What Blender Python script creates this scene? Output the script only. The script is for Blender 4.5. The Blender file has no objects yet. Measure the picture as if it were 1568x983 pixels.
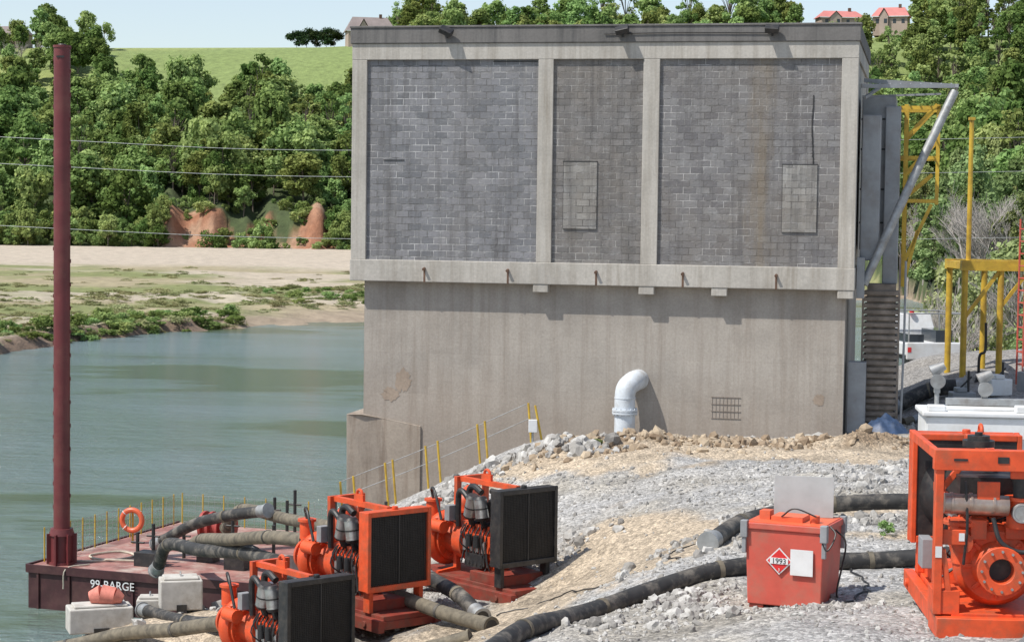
import bpy, math, random, bmesh
import numpy as np
from mathutils import Vector, Matrix, Euler
random.seed(7); rng=np.random.default_rng(7)
S=bpy.context.scene
COL=S.collection
R=math.radians
# ---------------------------------------------------------------- materials
def newmat(name):
    m=bpy.data.materials.new(name); m.use_nodes=True
    nt=m.node_tree; b=nt.nodes['Principled BSDF']; return m,nt,b
def N(nt,t,**k):
    n=nt.nodes.new(t)
    for a,v in k.items(): setattr(n,a,v)
    return n
def ramp(nt,fac,stops):
    r=N(nt,'ShaderNodeValToRGB'); e=r.color_ramp.elements
    while len(e)<len(stops): e.new(0.5)
    for i,(p,c) in enumerate(stops):
        e[i].position=p; e[i].color=(c[0],c[1],c[2],1) if not isinstance(c,(int,float)) else (c,c,c,1)
    nt.links.new(fac,r.inputs[0]); return r.outputs[0]
def noise(nt,vec,scale,detail=5,rough=.6):
    n=N(nt,'ShaderNodeTexNoise'); n.inputs['Scale'].default_value=scale
    n.inputs['Detail'].default_value=detail; n.inputs['Roughness'].default_value=rough
    if vec is not None: nt.links.new(vec,n.inputs['Vector'])
    return n.outputs[0]
def mix(nt,fac,a,b,mode='MIX'):
    m=N(nt,'ShaderNodeMix',data_type='RGBA',blend_type=mode)
    for s,v in ((m.inputs[0],fac),(m.inputs[6],a),(m.inputs[7],b)):
        if isinstance(v,(int,float)): s.default_value=v
        elif isinstance(v,tuple): s.default_value=(v[0],v[1],v[2],1)
        else: nt.links.new(v,s)
    return m.outputs[2]
def mapping(nt,vec,scale):
    m=N(nt,'ShaderNodeMapping'); m.inputs['Scale'].default_value=scale
    nt.links.new(vec,m.inputs['Vector']); return m.outputs[0]
def bump(nt,b,h,strength,dist):
    n=N(nt,'ShaderNodeBump'); n.inputs['Strength'].default_value=strength; n.inputs['Distance'].default_value=dist
    nt.links.new(h,n.inputs['Height']); nt.links.new(n.outputs[0],b.inputs['Normal'])
def simple(name,col,rough=.5,metal=0,var=.25,scale=6,dirt=None,dirtamt=.5,bmp=.1):
    m,nt,b=newmat(name); tc=N(nt,'ShaderNodeTexCoord').outputs['Object']
    n1=noise(nt,tc,scale,4)
    c=ramp(nt,n1,[(.3,tuple(x*(1-var) for x in col)),(.7,tuple(min(1,x*(1+var)) for x in col))])
    if dirt:
        n2=noise(nt,tc,scale*.6,6,.7)
        f=ramp(nt,n2,[(.47,0.),(.68,dirtamt)])
        c=mix(nt,f,c,dirt)
    nt.links.new(c,b.inputs['Base Color']); b.inputs['Roughness'].default_value=rough; b.inputs['Metallic'].default_value=metal
    if bmp: bump(nt,b,noise(nt,tc,scale*5,3),bmp,.01)
    return m
ORANGE=simple('orange_paint',(.68,.085,.022),.5,0,.2,4,(.22,.10,.055),.65)
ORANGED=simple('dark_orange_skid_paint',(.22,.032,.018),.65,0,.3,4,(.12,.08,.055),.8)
REDBOX=simple('faded_red_paint',(.56,.095,.065),.55,0,.12,3,(.36,.17,.12),.6)
REDH=simple('orange_highlight',(.72,.13,.05),.45,0,.15,4,(.25,.12,.08),.4)
BLACK=simple('black_metal',(.020,.020,.021),.5,0,.3,8,(.08,.07,.06),.55)
RUBBER=simple('black_rubber_hose',(.032,.031,.030),.65,0,.3,5,(.26,.23,.19),.7)
TANH=simple('muddy_hose',(.17,.145,.105),.8,0,.35,5,(.045,.04,.033),.75)
STEEL=simple('steel',(.50,.50,.49),.35,.8,.2,5,(.2,.12,.08),.5)
GALV=simple('galvanised',(.36,.37,.37),.55,.5,.2,5,(.18,.14,.11),.5)
GREYP=simple('grey_painted_steel',(.29,.305,.32),.5,.1,.15,2,(.16,.12,.09),.4)
YELLOW=simple('yellow_paint',(.58,.38,.04),.55,0,.2,3,(.25,.13,.04),.55)
WHITE=simple('white_paint',(.72,.73,.73),.4,0,.06,2,(.45,.40,.33),.4)
MAROON=simple('maroon_pile_paint',(.140,.026,.028),.5,0,.2,1.5,(.20,.08,.06),.5)
HULL=simple('barge_hull',(.055,.018,.02),.6,0,.35,2,(.12,.06,.05),.6)
DECK=simple('barge_deck',(.30,.14,.12),.75,0,.3,2,(.48,.42,.36),.85)
RUST=simple('rust',(.13,.075,.05),.8,0,.4,4)
CBLOCK=simple('precast_concrete',(.50,.48,.44),.85,0,.15,3,(.26,.22,.17),.6,.3)
BLUE=simple('blue_tarp',(.03,.055,.11),.5,0,.4,5)
ROPE=simple('rope',(.5,.45,.36),.9)
CABLE=simple('power_cable',(.42,.43,.42),.5,.3)
LID=simple('lid_sheet',(.40,.41,.40),.5,.2,.12,2,(.28,.24,.2),.4)
PLAC=simple('placard_red',(.65,.03,.03),.4,0,.03)
ROOFR=simple('red_roof',(.52,.19,.17),.7,0,.1,.5)
ROOFG=simple('grey_roof',(.24,.20,.19),.8,0,.15,.5)
HWALL=simple('house_wall',(.42,.33,.28),.8,0,.1,.4)
GLASS=simple('window_glass',(.03,.04,.05),.1,0,.1)
BARK=simple('bark',(.17,.14,.11),.9,0,.3,3,None,0,0)
BARE=simple('bare_twig',(.34,.31,.28),.9,0,.2,3,None,0,0)
FADE=simple('grille_faded',(.26,.215,.18))
TIMB=simple('weathered_stair_timber',(.22,.185,.155),.8,0,.4,3)
GRILLE=simple('grille_black',(.035,.035,.036),.5,.2)
HOT=simple('hot_steel',(.45,.36,.30),.35,.7,.3,3,(.35,.14,.07),.8)

def concrete(name,base,stain,streak=.6,bmp=.25,forms=False):
    m,nt,b=newmat(name); tc=N(nt,'ShaderNodeTexCoord').outputs['Object']
    n1=noise(nt,tc,.55,6,.65)
    c=ramp(nt,n1,[(.28,tuple(x*.78 for x in base)),(.5,base),(.75,tuple(x*1.14 for x in base))])
    st=noise(nt,mapping(nt,tc,(3.2,3.2,.16)),1.0,6,.7)
    c=mix(nt,ramp(nt,st,[(.46,0.),(.70,streak)]),c,stain)
    bl=noise(nt,mapping(nt,tc,(.45,.45,.7)),1.0,5,.6)
    c=mix(nt,ramp(nt,bl,[(.54,0.),(.64,.32)]),c,tuple(x*.74 for x in base))
    if forms:
        sp=N(nt,'ShaderNodeSeparateXYZ'); nt.links.new(tc,sp.inputs[0])
        br=N(nt,'ShaderNodeTexBrick')
        cb=N(nt,'ShaderNodeCombineXYZ'); nt.links.new(sp.outputs[0],cb.inputs[0]); nt.links.new(sp.outputs[2],cb.inputs[1]); nt.links.new(cb.outputs[0],br.inputs['Vector'])
        br.offset=0; br.inputs['Scale'].default_value=1; br.inputs['Brick Width'].default_value=2.4; br.inputs['Row Height'].default_value=1.25; br.inputs['Mortar Size'].default_value=.008; br.inputs['Mortar Smooth'].default_value=1
        br.inputs['Color1'].default_value=(1,1,1,1); br.inputs['Color2'].default_value=(.88,.88,.88,1); br.inputs['Mortar'].default_value=(.78,.77,.76,1)
        c=mix(nt,.8,c,br.outputs[0],'MULTIPLY')
        ad=N(nt,'ShaderNodeMath',operation='MULTIPLY_ADD'); nt.links.new(noise(nt,mapping(nt,tc,(.5,.5,.3)),1,5,.7),ad.inputs[0]); ad.inputs[1].default_value=2.6; nt.links.new(sp.outputs[2],ad.inputs[2])
        mr=N(nt,'ShaderNodeMapRange'); nt.links.new(ad.outputs[0],mr.inputs[0]); mr.inputs[1].default_value=5.4; mr.inputs[2].default_value=7.2; mr.inputs[3].default_value=.45; mr.inputs[4].default_value=0
        c=mix(nt,mr.outputs[0],c,(.27,.215,.17))
    fine=noise(nt,tc,14,4,.7)
    c=mix(nt,.35,c,ramp(nt,fine,[(.3,.35),(.7,.9)]),'MULTIPLY')
    c=mix(nt,1.0,c,(1.2,1.2,1.2),'MULTIPLY')
    nt.links.new(c,b.inputs['Base Color']); b.inputs['Roughness'].default_value=.9
    bump(nt,b,noise(nt,tc,9,5,.7),bmp,.03); return m
CONC=concrete('concrete_frame',(.43,.405,.365),(.24,.21,.17),.75)
CONCL=concrete('concrete_lower_wall',(.37,.335,.295),(.23,.19,.155),.6,.25,True)
CONCP=concrete('concrete_pier_stained',(.33,.28,.23),(.17,.12,.085),.9)
CONCD=concrete('parapet_weathered',(.16,.152,.145),(.06,.06,.06),.7)
CHIP=concrete('patched_concrete_brown',(.32,.255,.20),(.21,.16,.12),.5)

def blockmat(name,c1,c2,mort,w=.40,h=.2,stainx=None,mortar=.013,brown=.55):
    m,nt,b=newmat(name); tc=N(nt,'ShaderNodeTexCoord').outputs['Object']
    sp=N(nt,'ShaderNodeSeparateXYZ'); nt.links.new(tc,sp.inputs[0])
    cb=N(nt,'ShaderNodeCombineXYZ'); nt.links.new(sp.outputs[0],cb.inputs[0]); nt.links.new(sp.outputs[2],cb.inputs[1])
    br=N(nt,'ShaderNodeTexBrick'); nt.links.new(cb.outputs[0],br.inputs['Vector'])
    br.inputs['Scale'].default_value=1; br.inputs['Brick Width'].default_value=w; br.inputs['Row Height'].default_value=h
    br.inputs['Mortar Size'].default_value=mortar; br.inputs['Mortar Smooth'].default_value=.3; br.inputs['Bias'].default_value=0
    br.inputs['Color1'].default_value=(*c1,1); br.inputs['Color2'].default_value=(*c2,1)
    lightm=ramp(nt,noise(nt,tc,.9,6,.75),[(.44,tuple(x*.26 for x in mort)),(.60,mort)])
    nt.links.new(lightm,br.inputs['Mortar'])
    c=br.outputs[0]
    c=mix(nt,ramp(nt,noise(nt,tc,.35,6,.7),[(.42,0.),(.66,brown)]),c,(.20,.17,.135))
    c=mix(nt,ramp(nt,noise(nt,mapping(nt,tc,(1,1,2.2)),2.2,6,.8),[(.54,0.),(.70,.5)]),c,(.36,.36,.36))
    c=mix(nt,ramp(nt,noise(nt,mapping(nt,tc,(4,4,.2)),1,6,.7),[(.48,0.),(.70,.6)]),c,(.085,.08,.078))
    c=mix(nt,ramp(nt,noise(nt,mapping(nt,tc,(2.6,2.6,.1)),1.3,4,.7),[(.60,0.),(.75,.45)]),c,(.30,.29,.27))
    if stainx is not None:
        s=N(nt,'ShaderNodeMath',operation='SUBTRACT'); nt.links.new(sp.outputs[0],s.inputs[0]); s.inputs[1].default_value=stainx
        a=N(nt,'ShaderNodeMath',operation='ABSOLUTE'); nt.links.new(s.outputs[0],a.inputs[0])
        nz=noise(nt,mapping(nt,tc,(4,4,.6)),1,6,.75)
        ad=N(nt,'ShaderNodeMath',operation='MULTIPLY_ADD'); nt.links.new(nz,ad.inputs[0]); ad.inputs[1].default_value=-1.6; nt.links.new(a.outputs[0],ad.inputs[2])
        mr=N(nt,'ShaderNodeMapRange'); nt.links.new(ad.outputs[0],mr.inputs[0]); mr.inputs[1].default_value=-.95; mr.inputs[2].default_value=-.35; mr.inputs[3].default_value=.5; mr.inputs[4].default_value=0
        c=mix(nt,mr.outputs[0],c,(.22,.165,.095))
    nt.links.new(c,b.inputs['Base Color']); b.inputs['Roughness'].default_value=.92
    mm=N(nt,'ShaderNodeMath',operation='MULTIPLY_ADD'); nt.links.new(br.outputs[1],mm.inputs[0]); mm.inputs[1].default_value=-1.0
    nt.links.new(noise(nt,tc,18,4,.7),mm.inputs[2])
    bump(nt,b,mm.outputs[0],.8,.025); return m
BLK=blockmat('grey_block_infill',(.155,.16,.172),(.25,.25,.265),(.54,.54,.54),brown=.25)
BLK2=blockmat('grey_block_infill_brown',(.155,.15,.148),(.225,.215,.21),(.44,.43,.41))
BLK3=blockmat('grey_block_infill_stained',(.155,.15,.155),(.235,.23,.23),(.48,.47,.46),stainx=12.45,brown=.45)
BLKW=blockmat('window_infill_block',(.23,.225,.215),(.37,.36,.34),(.42,.41,.40),.40,.2)

def leafmat(name,dark,light,scale=.35,tr=.35):
    m,nt,b=newmat(name); tc=N(nt,'ShaderNodeTexCoord').outputs['Object']
    oi=N(nt,'ShaderNodeObjectInfo')
    c=ramp(nt,noise(nt,tc,scale,2,.6),[(.32,dark),(.68,light)])
    hs=N(nt,'ShaderNodeHueSaturation'); nt.links.new(c,hs.inputs['Color'])
    r1=N(nt,'ShaderNodeMapRange'); nt.links.new(oi.outputs['Random'],r1.inputs[0]); r1.inputs[3].default_value=.470; r1.inputs[4].default_value=.53
    nt.links.new(r1.outputs[0],hs.inputs['Hue'])
    w=N(nt,'ShaderNodeTexWhiteNoise',noise_dimensions='1D'); nt.links.new(oi.outputs['Random'],w.inputs['W'])
    r2=N(nt,'ShaderNodeMapRange'); nt.links.new(w.outputs[0],r2.inputs[0]); r2.inputs[3].default_value=.6; r2.inputs[4].default_value=1.45
    nt.links.new(r2.outputs[0],hs.inputs['Value'])
    r3=N(nt,'ShaderNodeMapRange'); nt.links.new(w.outputs[0],r3.inputs[0]); r3.inputs[3].default_value=1.0; r3.inputs[4].default_value=.85
    nt.links.new(r3.outputs[0],hs.inputs['Saturation'])
    d=N(nt,'ShaderNodeBsdfDiffuse'); nt.links.new(hs.outputs[0],d.inputs[0])
    t=N(nt,'ShaderNodeBsdfTranslucent'); nt.links.new(hs.outputs[0],t.inputs[0])
    ms=N(nt,'ShaderNodeMixShader'); ms.inputs[0].default_value=tr
    nt.links.new(d.outputs[0],ms.inputs[1]); nt.links.new(t.outputs[0],ms.inputs[2])
    nt.links.new(ms.outputs[0],nt.nodes['Material Output'].inputs[0]); nt.nodes.remove(b); return m
LEAF=leafmat('foliage_green',(.135,.215,.055),(.32,.42,.12))
LEAFD=leafmat('foliage_dark',(.03,.055,.02),(.07,.11,.04))
LEAFN=leafmat('foliage_spring',(.18,.24,.085),(.35,.42,.16),.6)
GRASS=leafmat('dry_grass',(.22,.24,.09),(.38,.37,.18),.6)

# ---------------------------------------------------------------- mesh builder
class MB:
    def __init__(s): s.v=[]; s.f=[]
    def add(s,vs,fs):
        o=len(s.v); s.v+= [tuple(v) for v in vs]; s.f+=[tuple(i+o for i in f) for f in fs]; return s
    def box(s,x0,x1,y0,y1,z0,z1,M=None,taper=0):
        t=taper
        vs=[(x0+t,y0+t,z0),(x1-t,y0+t,z0),(x1-t,y1-t,z0),(x0+t,y1-t,z0),(x0,y0,z1),(x1,y0,z1),(x1,y1,z1),(x0,y1,z1)]
        if M is not None: vs=[M@Vector(v) for v in vs]
        return s.add(vs,[(0,3,2,1),(4,5,6,7),(0,1,5,4),(1,2,6,5),(2,3,7,6),(3,0,4,7)])
    def cyl(s,p0,p1,r0,r1=None,n=16,caps=True):
        if r1 is None: r1=r0
        p0=Vector(p0);p1=Vector(p1);d=(p1-p0).normalized()
        a=d.orthogonal().normalized(); b=d.cross(a)
        vs=[]
        for p,r in((p0,r0),(p1,r1)):
            for i in range(n):
                t=2*math.pi*i/n; vs.append(p+a*math.cos(t)*r+b*math.sin(t)*r)
        fs=[(i,(i+1)%n,n+(i+1)%n,n+i) for i in range(n)]
        if caps: fs+=[tuple(range(n-1,-1,-1)),tuple(range(n,2*n))]
        return s.add(vs,fs)
    def beam(s,p0,p1,w,h=None):
        h=h or w; p0=Vector(p0);p1=Vector(p1);d=(p1-p0); L=d.length; q=d.to_track_quat('X','Z').to_matrix().to_4x4()
        return s.box(0,L,-w/2,w/2,-h/2,h/2,Matrix.Translation(p0)@q)
    def tube(s,pts,r,n=12,smooth=6,caps=True):
        P=[Vector(p) for p in pts]
        if smooth>1 and len(P)>2:
            Q=[]; E=[P[0]*2-P[1]]+P+[P[-1]*2-P[-2]]
            for i in range(1,len(E)-2):
                for k in range(smooth):
                    t=k/smooth; a,b,c,d=E[i-1],E[i],E[i+1],E[i+2]
                    Q.append(.5*((2*b)+(c-a)*t+(2*a-5*b+4*c-d)*t*t+(-a+3*b-3*c+d)*t**3))
            Q.append(P[-1]); P=Q
        vs=[];fs=[]; up=None
        for i,p in enumerate(P):
            d=(P[min(i+1,len(P)-1)]-P[max(i-1,0)]).normalized()
            if up is None: up=d.orthogonal().normalized()
            up=(up-d*up.dot(d)).normalized(); b=d.cross(up)
            rr=r(i/(len(P)-1)) if callable(r) else r
            for k in range(n):
                t=2*math.pi*k/n; vs.append(p+up*math.cos(t)*rr+b*math.sin(t)*rr)
        for i in range(len(P)-1):
            for k in range(n): fs.append((i*n+k,i*n+(k+1)%n,(i+1)*n+(k+1)%n,(i+1)*n+k))
        if caps: fs+=[tuple(range(n-1,-1,-1)),tuple((len(P)-1)*n+k for k in range(n))]
        return s.add(vs,fs)
    def ring(s,c,axis,Rm,r,n=32,m=10):
        c=Vector(c);d=Vector(axis).normalized();a=d.orthogonal().normalized();b=d.cross(a);vs=[];fs=[]
        for i in range(n):
            t=2*math.pi*i/n; e=a*math.cos(t)+b*math.sin(t)
            for k in range(m):
                u=2*math.pi*k/m; vs.append(c+e*(Rm+r*math.cos(u))+d*r*math.sin(u))
        for i in range(n):
            for k in range(m): fs.append((i*m+k,i*m+(k+1)%m,((i+1)%n)*m+(k+1)%m,((i+1)%n)*m+k))
        return s.add(vs,fs)
    def obj(s,name,mat,parent=None,smooth=False,bevel=0):
        me=bpy.data.meshes.new(name); me.from_pydata(s.v,[],s.f); me.materials.append(mat); me.update()
        o=bpy.data.objects.new(name,me); COL.objects.link(o)
        if parent is not None: o.parent=parent
        if smooth:
            me.polygons.foreach_set('use_smooth',[True]*len(me.polygons))
            try: me.set_sharp_from_angle(angle=R(35))
            except Exception: pass
        if bevel:
            b=o.modifiers.new('b','BEVEL'); b.width=bevel; b.segments=2; b.limit_method='ANGLE'; b.harden_normals=False
        return o
def empty(name,loc=(0,0,0),rz=0):
    e=bpy.data.objects.new(name,None); e.location=loc; e.rotation_euler=(0,0,rz); e.empty_display_size=.2; COL.objects.link(e); return e

# ---------------------------------------------------------------- numpy noise
def vn(x,y,seed=0):
    xi=np.floor(x).astype(np.int64); yi=np.floor(y).astype(np.int64); fx=x-xi; fy=y-yi
    fx=fx*fx*(3-2*fx); fy=fy*fy*(3-2*fy)
    def h(a,b):
        n=(a*374761393+b*668265263+seed*1442695)&0x7fffffff; n=((n^(n>>13))*1274126177)&0x7fffffff; n=n^(n>>16)
        return (n&0xffff)/65535.
    return (h(xi,yi)*(1-fx)+h(xi+1,yi)*fx)*(1-fy)+(h(xi,yi+1)*(1-fx)+h(xi+1,yi+1)*fx)*fy
def fbm(x,y,oc=4,seed=0):
    s=0;a=.5;f=1
    for i in range(oc): s=s+a*(vn(x*f,y*f,seed+i)-.5); a*=.5; f*=2.03
    return s
def sstep(a,b,x):
    t=np.clip((x-a)/(b-a),0,1); return t*t*(3-2*t)

# ---------------------------------------------------------------- near bank terrain
CP=[(5.2,22.5,5.68),(5.5,25,5.55),(9,22,5.8),(9,30,5.3),(0,25.5,4.85),(1.1,28,4.75),(2.2,30,4.9),(3.9,27.2,5.08),(3.3,31,4.95),(6.4,31,5.2),
(.2,31,3.9),(-1,34,2.8),(1,38,3.25),(2.3,40,4.1),(4.1,42,4.4),(3.5,34,4.9),(9.5,36,5.0),(6,38,4.85),
(4.6,52,4.6),(10,50,4.68),(1.1,51.5,4.45),(2.6,50.5,4.6),(-1.1,52,3.5),(-2.7,50,2.75),(-1.3,46,3.0),(0,43,3.2),
(-3,38.7,2.5),(-.5,40,2.78),(-4.4,37,1.62),(-1.9,36,2.4),(-2.5,33,2.3),(-5,33,1.6),(-7.6,44,1.4),(-9.4,43.2,1.1),(-6,40.5,1.5),(-4,44,2.0),(-5,48,1.2),(-8,38,.9),
(-11,41,-.1),(-9,48,-.4),(-6.5,51,-.3),(-14,45,-2),(-12,36,-.4),(-15,30,-1.5),(-10,28,.6),(-12,20,-.2),(-20,20,-2),(-7,24,2.2),(-3,28,3.2),
(-4.6,55.5,1.6),(-2,55.5,2.8),(.6,55.5,4.1),(3,55.8,4.05),(6,56,4.1),(10,56.5,4.25),(-7,56,-1),(-7,62,-2),
(13,58,4.3),(15,62,4.4),(15,68,4.8),(20,68,4.9),(14,76,4.5),(17,80,4.35),(18,88,3),(20,104,-1),(8,80,-1.5),(8,70,0.5),(0,70,-2),(30,60,5.5),(30,85,4.5),(30,108,-1),
(16,45,5.1),(25,40,5.8),(30,25,6.4),(14,14,7),(5,10,7.2),(0,0,8.6),(10,-8,9),(-8,8,5),(-15,0,2),(-25,0,-2),(-25,40,-2),(-25,70,-2),(65,60,8),(65,0,10),(65,100,2),(45,40,7)]
CP=np.array(CP,float)
def phi(r2): return .5*r2*np.log(r2+1e-9)
n_=len(CP); K=phi(((CP[:,None,:2]-CP[None,:,:2])**2).sum(-1))+np.eye(n_)*1.0
Pm=np.c_[np.ones(n_),CP[:,:2]]; A=np.block([[K,Pm],[Pm.T,np.zeros((3,3))]])
W=np.linalg.solve(A,np.r_[CP[:,2],0,0,0])
def gbase(x,y):
    x=np.asarray(x,float);y=np.asarray(y,float);sh=x.shape;xf=x.ravel();yf=y.ravel();out=np.zeros(len(xf))
    for i in range(0,len(xf),20000):
        a=xf[i:i+20000];b=yf[i:i+20000]
        out[i:i+20000]=phi((a[:,None]-CP[None,:,0])**2+(b[:,None]-CP[None,:,1])**2)@W[:n_]+W[n_]+W[n_+1]*a+W[n_+2]*b
    return out.reshape(sh)
def lipf(x,y): return np.exp(-((y-50.8+.5*np.sin(x*.9)+.3*np.sin(x*2.3))/.8)**2)*sstep(0,2,x)*(1-sstep(12,14,x))
def gz(x,y):
    z=gbase(x,y)
    z=z+fbm(x*.6,y*.6,3,3)*.32+fbm(x*2.3,y*2.3,3,9)*.13
    z=z+lipf(x,y)*(fbm(x*1.0,y*1.0,4,21)*1.5+.16)
    return np.maximum(z,-2.2)
def gzs(x,y): return float(gz(np.array([x]),np.array([y]))[0])
def gridmesh(name,X,Y,Z,mat,colr=None,smooth=True):
    ny,nx=X.shape; V=np.stack([X,Y,Z],-1).reshape(-1,3)
    i=np.arange(nx*ny).reshape(ny,nx); F=np.stack([i[:-1,:-1],i[:-1,1:],i[1:,1:],i[1:,:-1]],-1).reshape(-1,4)
    me=bpy.data.meshes.new(name); me.from_pydata(V.tolist(),[],F.tolist()); me.materials.append(mat)
    if colr is not None:
        at=me.color_attributes.new('gcol','FLOAT_COLOR','POINT')
        at.data.foreach_set('color',np.c_[colr.reshape(-1,3),np.ones(nx*ny)].ravel().astype(np.float32))
    if smooth: me.polygons.foreach_set('use_smooth',[True]*len(me.polygons))
    o=bpy.data.objects.new(name,me); COL.objects.link(o); return o
def blob(x,y,cx,cy,sx,sy): return np.exp(-((x-cx)/sx)**2-((y-cy)/sy)**2)
def dirtmask(x,y):
    d=blob(x,y,2.0,37,1.8,5.5)*1.1+blob(x,y,6.8,50.2,6.5,2.8)*1.25+blob(x,y,1.2,50.5,1.6,1.2)*.8+blob(x,y,-1,35,3,2.4)*.95+blob(x,y,6,37.3,3,1.4)*.85+blob(x,y,0,29.5,1.1,3)*1.0+blob(x,y,10,28,3,2)*.35+blob(x,y,-7,42,4,5)*.9+blob(x,y,9.5,46.5,2.6,1.5)*.6+blob(x,y,7.5,33,3,1.2)*.5
    return np.clip(sstep(.30,.62,d+fbm(x*.9,y*.9,4,33)*1.1),0,1)
def groundmat():
    m,nt,b=newmat('gravel_and_dirt'); tc=N(nt,'ShaderNodeTexCoord').outputs['Object']
    at=N(nt,'ShaderNodeAttribute',attribute_name='gcol').outputs[0]
    v=N(nt,'ShaderNodeTexVoronoi'); v.inputs['Scale'].default_value=13; nt.links.new(tc,v.inputs['Vector'])
    v2=N(nt,'ShaderNodeTexVoronoi'); v2.inputs['Scale'].default_value=34; nt.links.new(tc,v2.inputs['Vector'])
    bw=N(nt,'ShaderNodeRGBToBW'); nt.links.new(v.outputs['Color'],bw.inputs[0])
    bw2=N(nt,'ShaderNodeRGBToBW'); nt.links.new(v2.outputs['Color'],bw2.inputs[0])
    c=mix(nt,.8,at,ramp(nt,bw.outputs[0],[(.2,.55),(.8,1.15)]),'MULTIPLY')
    c=mix(nt,.8,c,ramp(nt,bw2.outputs[0],[(.2,.6),(.8,1.2)]),'MULTIPLY')
    c=mix(nt,.8,c,ramp(nt,noise(nt,tc,1.3,6,.7),[(.3,.70),(.65,1.1)]),'MULTIPLY')
    nt.links.new(c,b.inputs['Base Color']); b.inputs['Roughness'].default_value=.95
    ad=N(nt,'ShaderNodeMath',operation='MULTIPLY_ADD'); nt.links.new(v.outputs['Distance'],ad.inputs[0]); ad.inputs[1].default_value=-1.0
    nt.links.new(noise(nt,tc,12,5,.75),ad.inputs[2]); bump(nt,b,ad.outputs[0],.8,.06); return m
GM=groundmat()
xs=np.concatenate([np.arange(-30,-14,.6),np.arange(-14,16,.16),np.arange(16,30,.5),np.arange(30,70,2)])
ys=np.concatenate([np.arange(-12,20,.7),np.arange(20,58,.18),np.arange(58,112,.5)])
X,Y=np.meshgrid(xs,ys); Z=gz(X,Y)
dm=dirtmask(X,Y)[...,None]
dirt=np.array([.61,.50,.37]); wet=np.array([.16,.13,.09]); dark=np.array([.30,.28,.26]); soil=np.array([.34,.25,.165])
tg=sstep(-.1,.22,fbm(X*.45,Y*.45,4,57))[...,None]
grav=np.array([.51,.50,.485])*(1-tg)+np.array([.48,.445,.385])*tg
sl=sstep(-.16,.08,fbm(X*1.2,Y*1.2,4,58))[...,None]*np.clip(lipf(X,Y)*1.5,0,1)[...,None]
C=grav*(1-dm)+dirt*dm; C=C*(1-sl)+soil*sl
C=C*(1-.22*sstep(.05,.2,fbm(X*.3+4,Y*1.1,4,77))[...,None])
# oil- and mud-stained working area round the pumps
mdk=np.clip(blob(X,Y,-2.5,38,3.5,3)+blob(X,Y,-.5,36.5,2,1.5),0,1)*sstep(-.1,.15,fbm(X*1.4,Y*1.4,4,90)); C=C*(1-.45*mdk[...,None])
bk=sstep(55,60,Y)[...,None]*.7; C=C*(1-bk)+dark*bk
wm=(1-sstep(.1,.9,Z))[...,None]; C=C*(1-wm)+wet*wm
gridmesh('gravel_bank_ground',X,Y,Z,GM,C)

# rocks -------------------------------------------------------------
def ico(sub):
    bm=bmesh.new(); bmesh.ops.create_icosphere(bm,subdivisions=sub,radius=1)
    v=np.array([p.co[:] for p in bm.verts]); f=np.array([[q.index for q in p.verts] for p in bm.faces]); bm.free(); return v,f
I1=ico(1); I2=ico(2)
def rockmesh(name,pts,sizes,mat,base):
    v0,f0=base; n=len(pts); V=np.zeros((n,len(v0),3)); 
    for k in range(n):
        s=sizes[k]; q=v0*(1+rng.uniform(-.28,.28,(len(v0),1)))*rng.uniform(.5,1.15,3)*s*.5
        a=rng.uniform(0,6.28,3); M=np.array(Euler(a).to_matrix()); V[k]=q@M.T+pts[k]+np.array([0,0,s*.06])
    F=(f0[None]+ (np.arange(n)*len(v0))[:,None,None]).reshape(-1,3)
    me=bpy.data.meshes.new(name); me.from_pydata(V.reshape(-1,3).tolist(),[],F.tolist()); me.materials.append(mat)
    o=bpy.data.objects.new(name,me); COL.objects.link(o); return o
def rockmat(name,a,bcol):
    m,nt,b=newmat(name); g=N(nt,'ShaderNodeNewGeometry'); tc=N(nt,'ShaderNodeTexCoord').outputs['Object']
    c=ramp(nt,g.outputs['Random Per Island'],[(0,a),(.55,tuple((x+y)/2 for x,y in zip(a,bcol))),(1,bcol)])
    c=mix(nt,.6,c,ramp(nt,noise(nt,tc,9,4,.7),[(.3,.6),(.7,1.1)]),'MULTIPLY')
    nt.links.new(c,b.inputs['Base Color']); b.inputs['Roughness'].default_value=.9
    return m
RK=rockmat('limestone_rock',(.25,.235,.215),(.56,.545,.515)); RKT=rockmat('dirt_clod',(.24,.17,.11),(.52,.42,.30))
def line_pts(poly,n,spread):
    P=np.array(poly,float); seg=np.linalg.norm(np.diff(P,axis=0),axis=1); cum=np.r_[0,np.cumsum(seg)]
    t=rng.uniform(0,cum[-1],n); out=np.c_[np.interp(t,cum,P[:,0]),np.interp(t,cum,P[:,1])]
    return out+rng.normal(0,spread,(n,2))
def sizes(n,lo,hi,p=2.5): return lo+(hi-lo)*rng.uniform(0,1,n)**p
def place(xy,sz):
    z=gz(xy[:,0],xy[:,1]); k=z>-.3; return np.c_[xy,z][k],sz[k]
big=[];bs=[]
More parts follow.
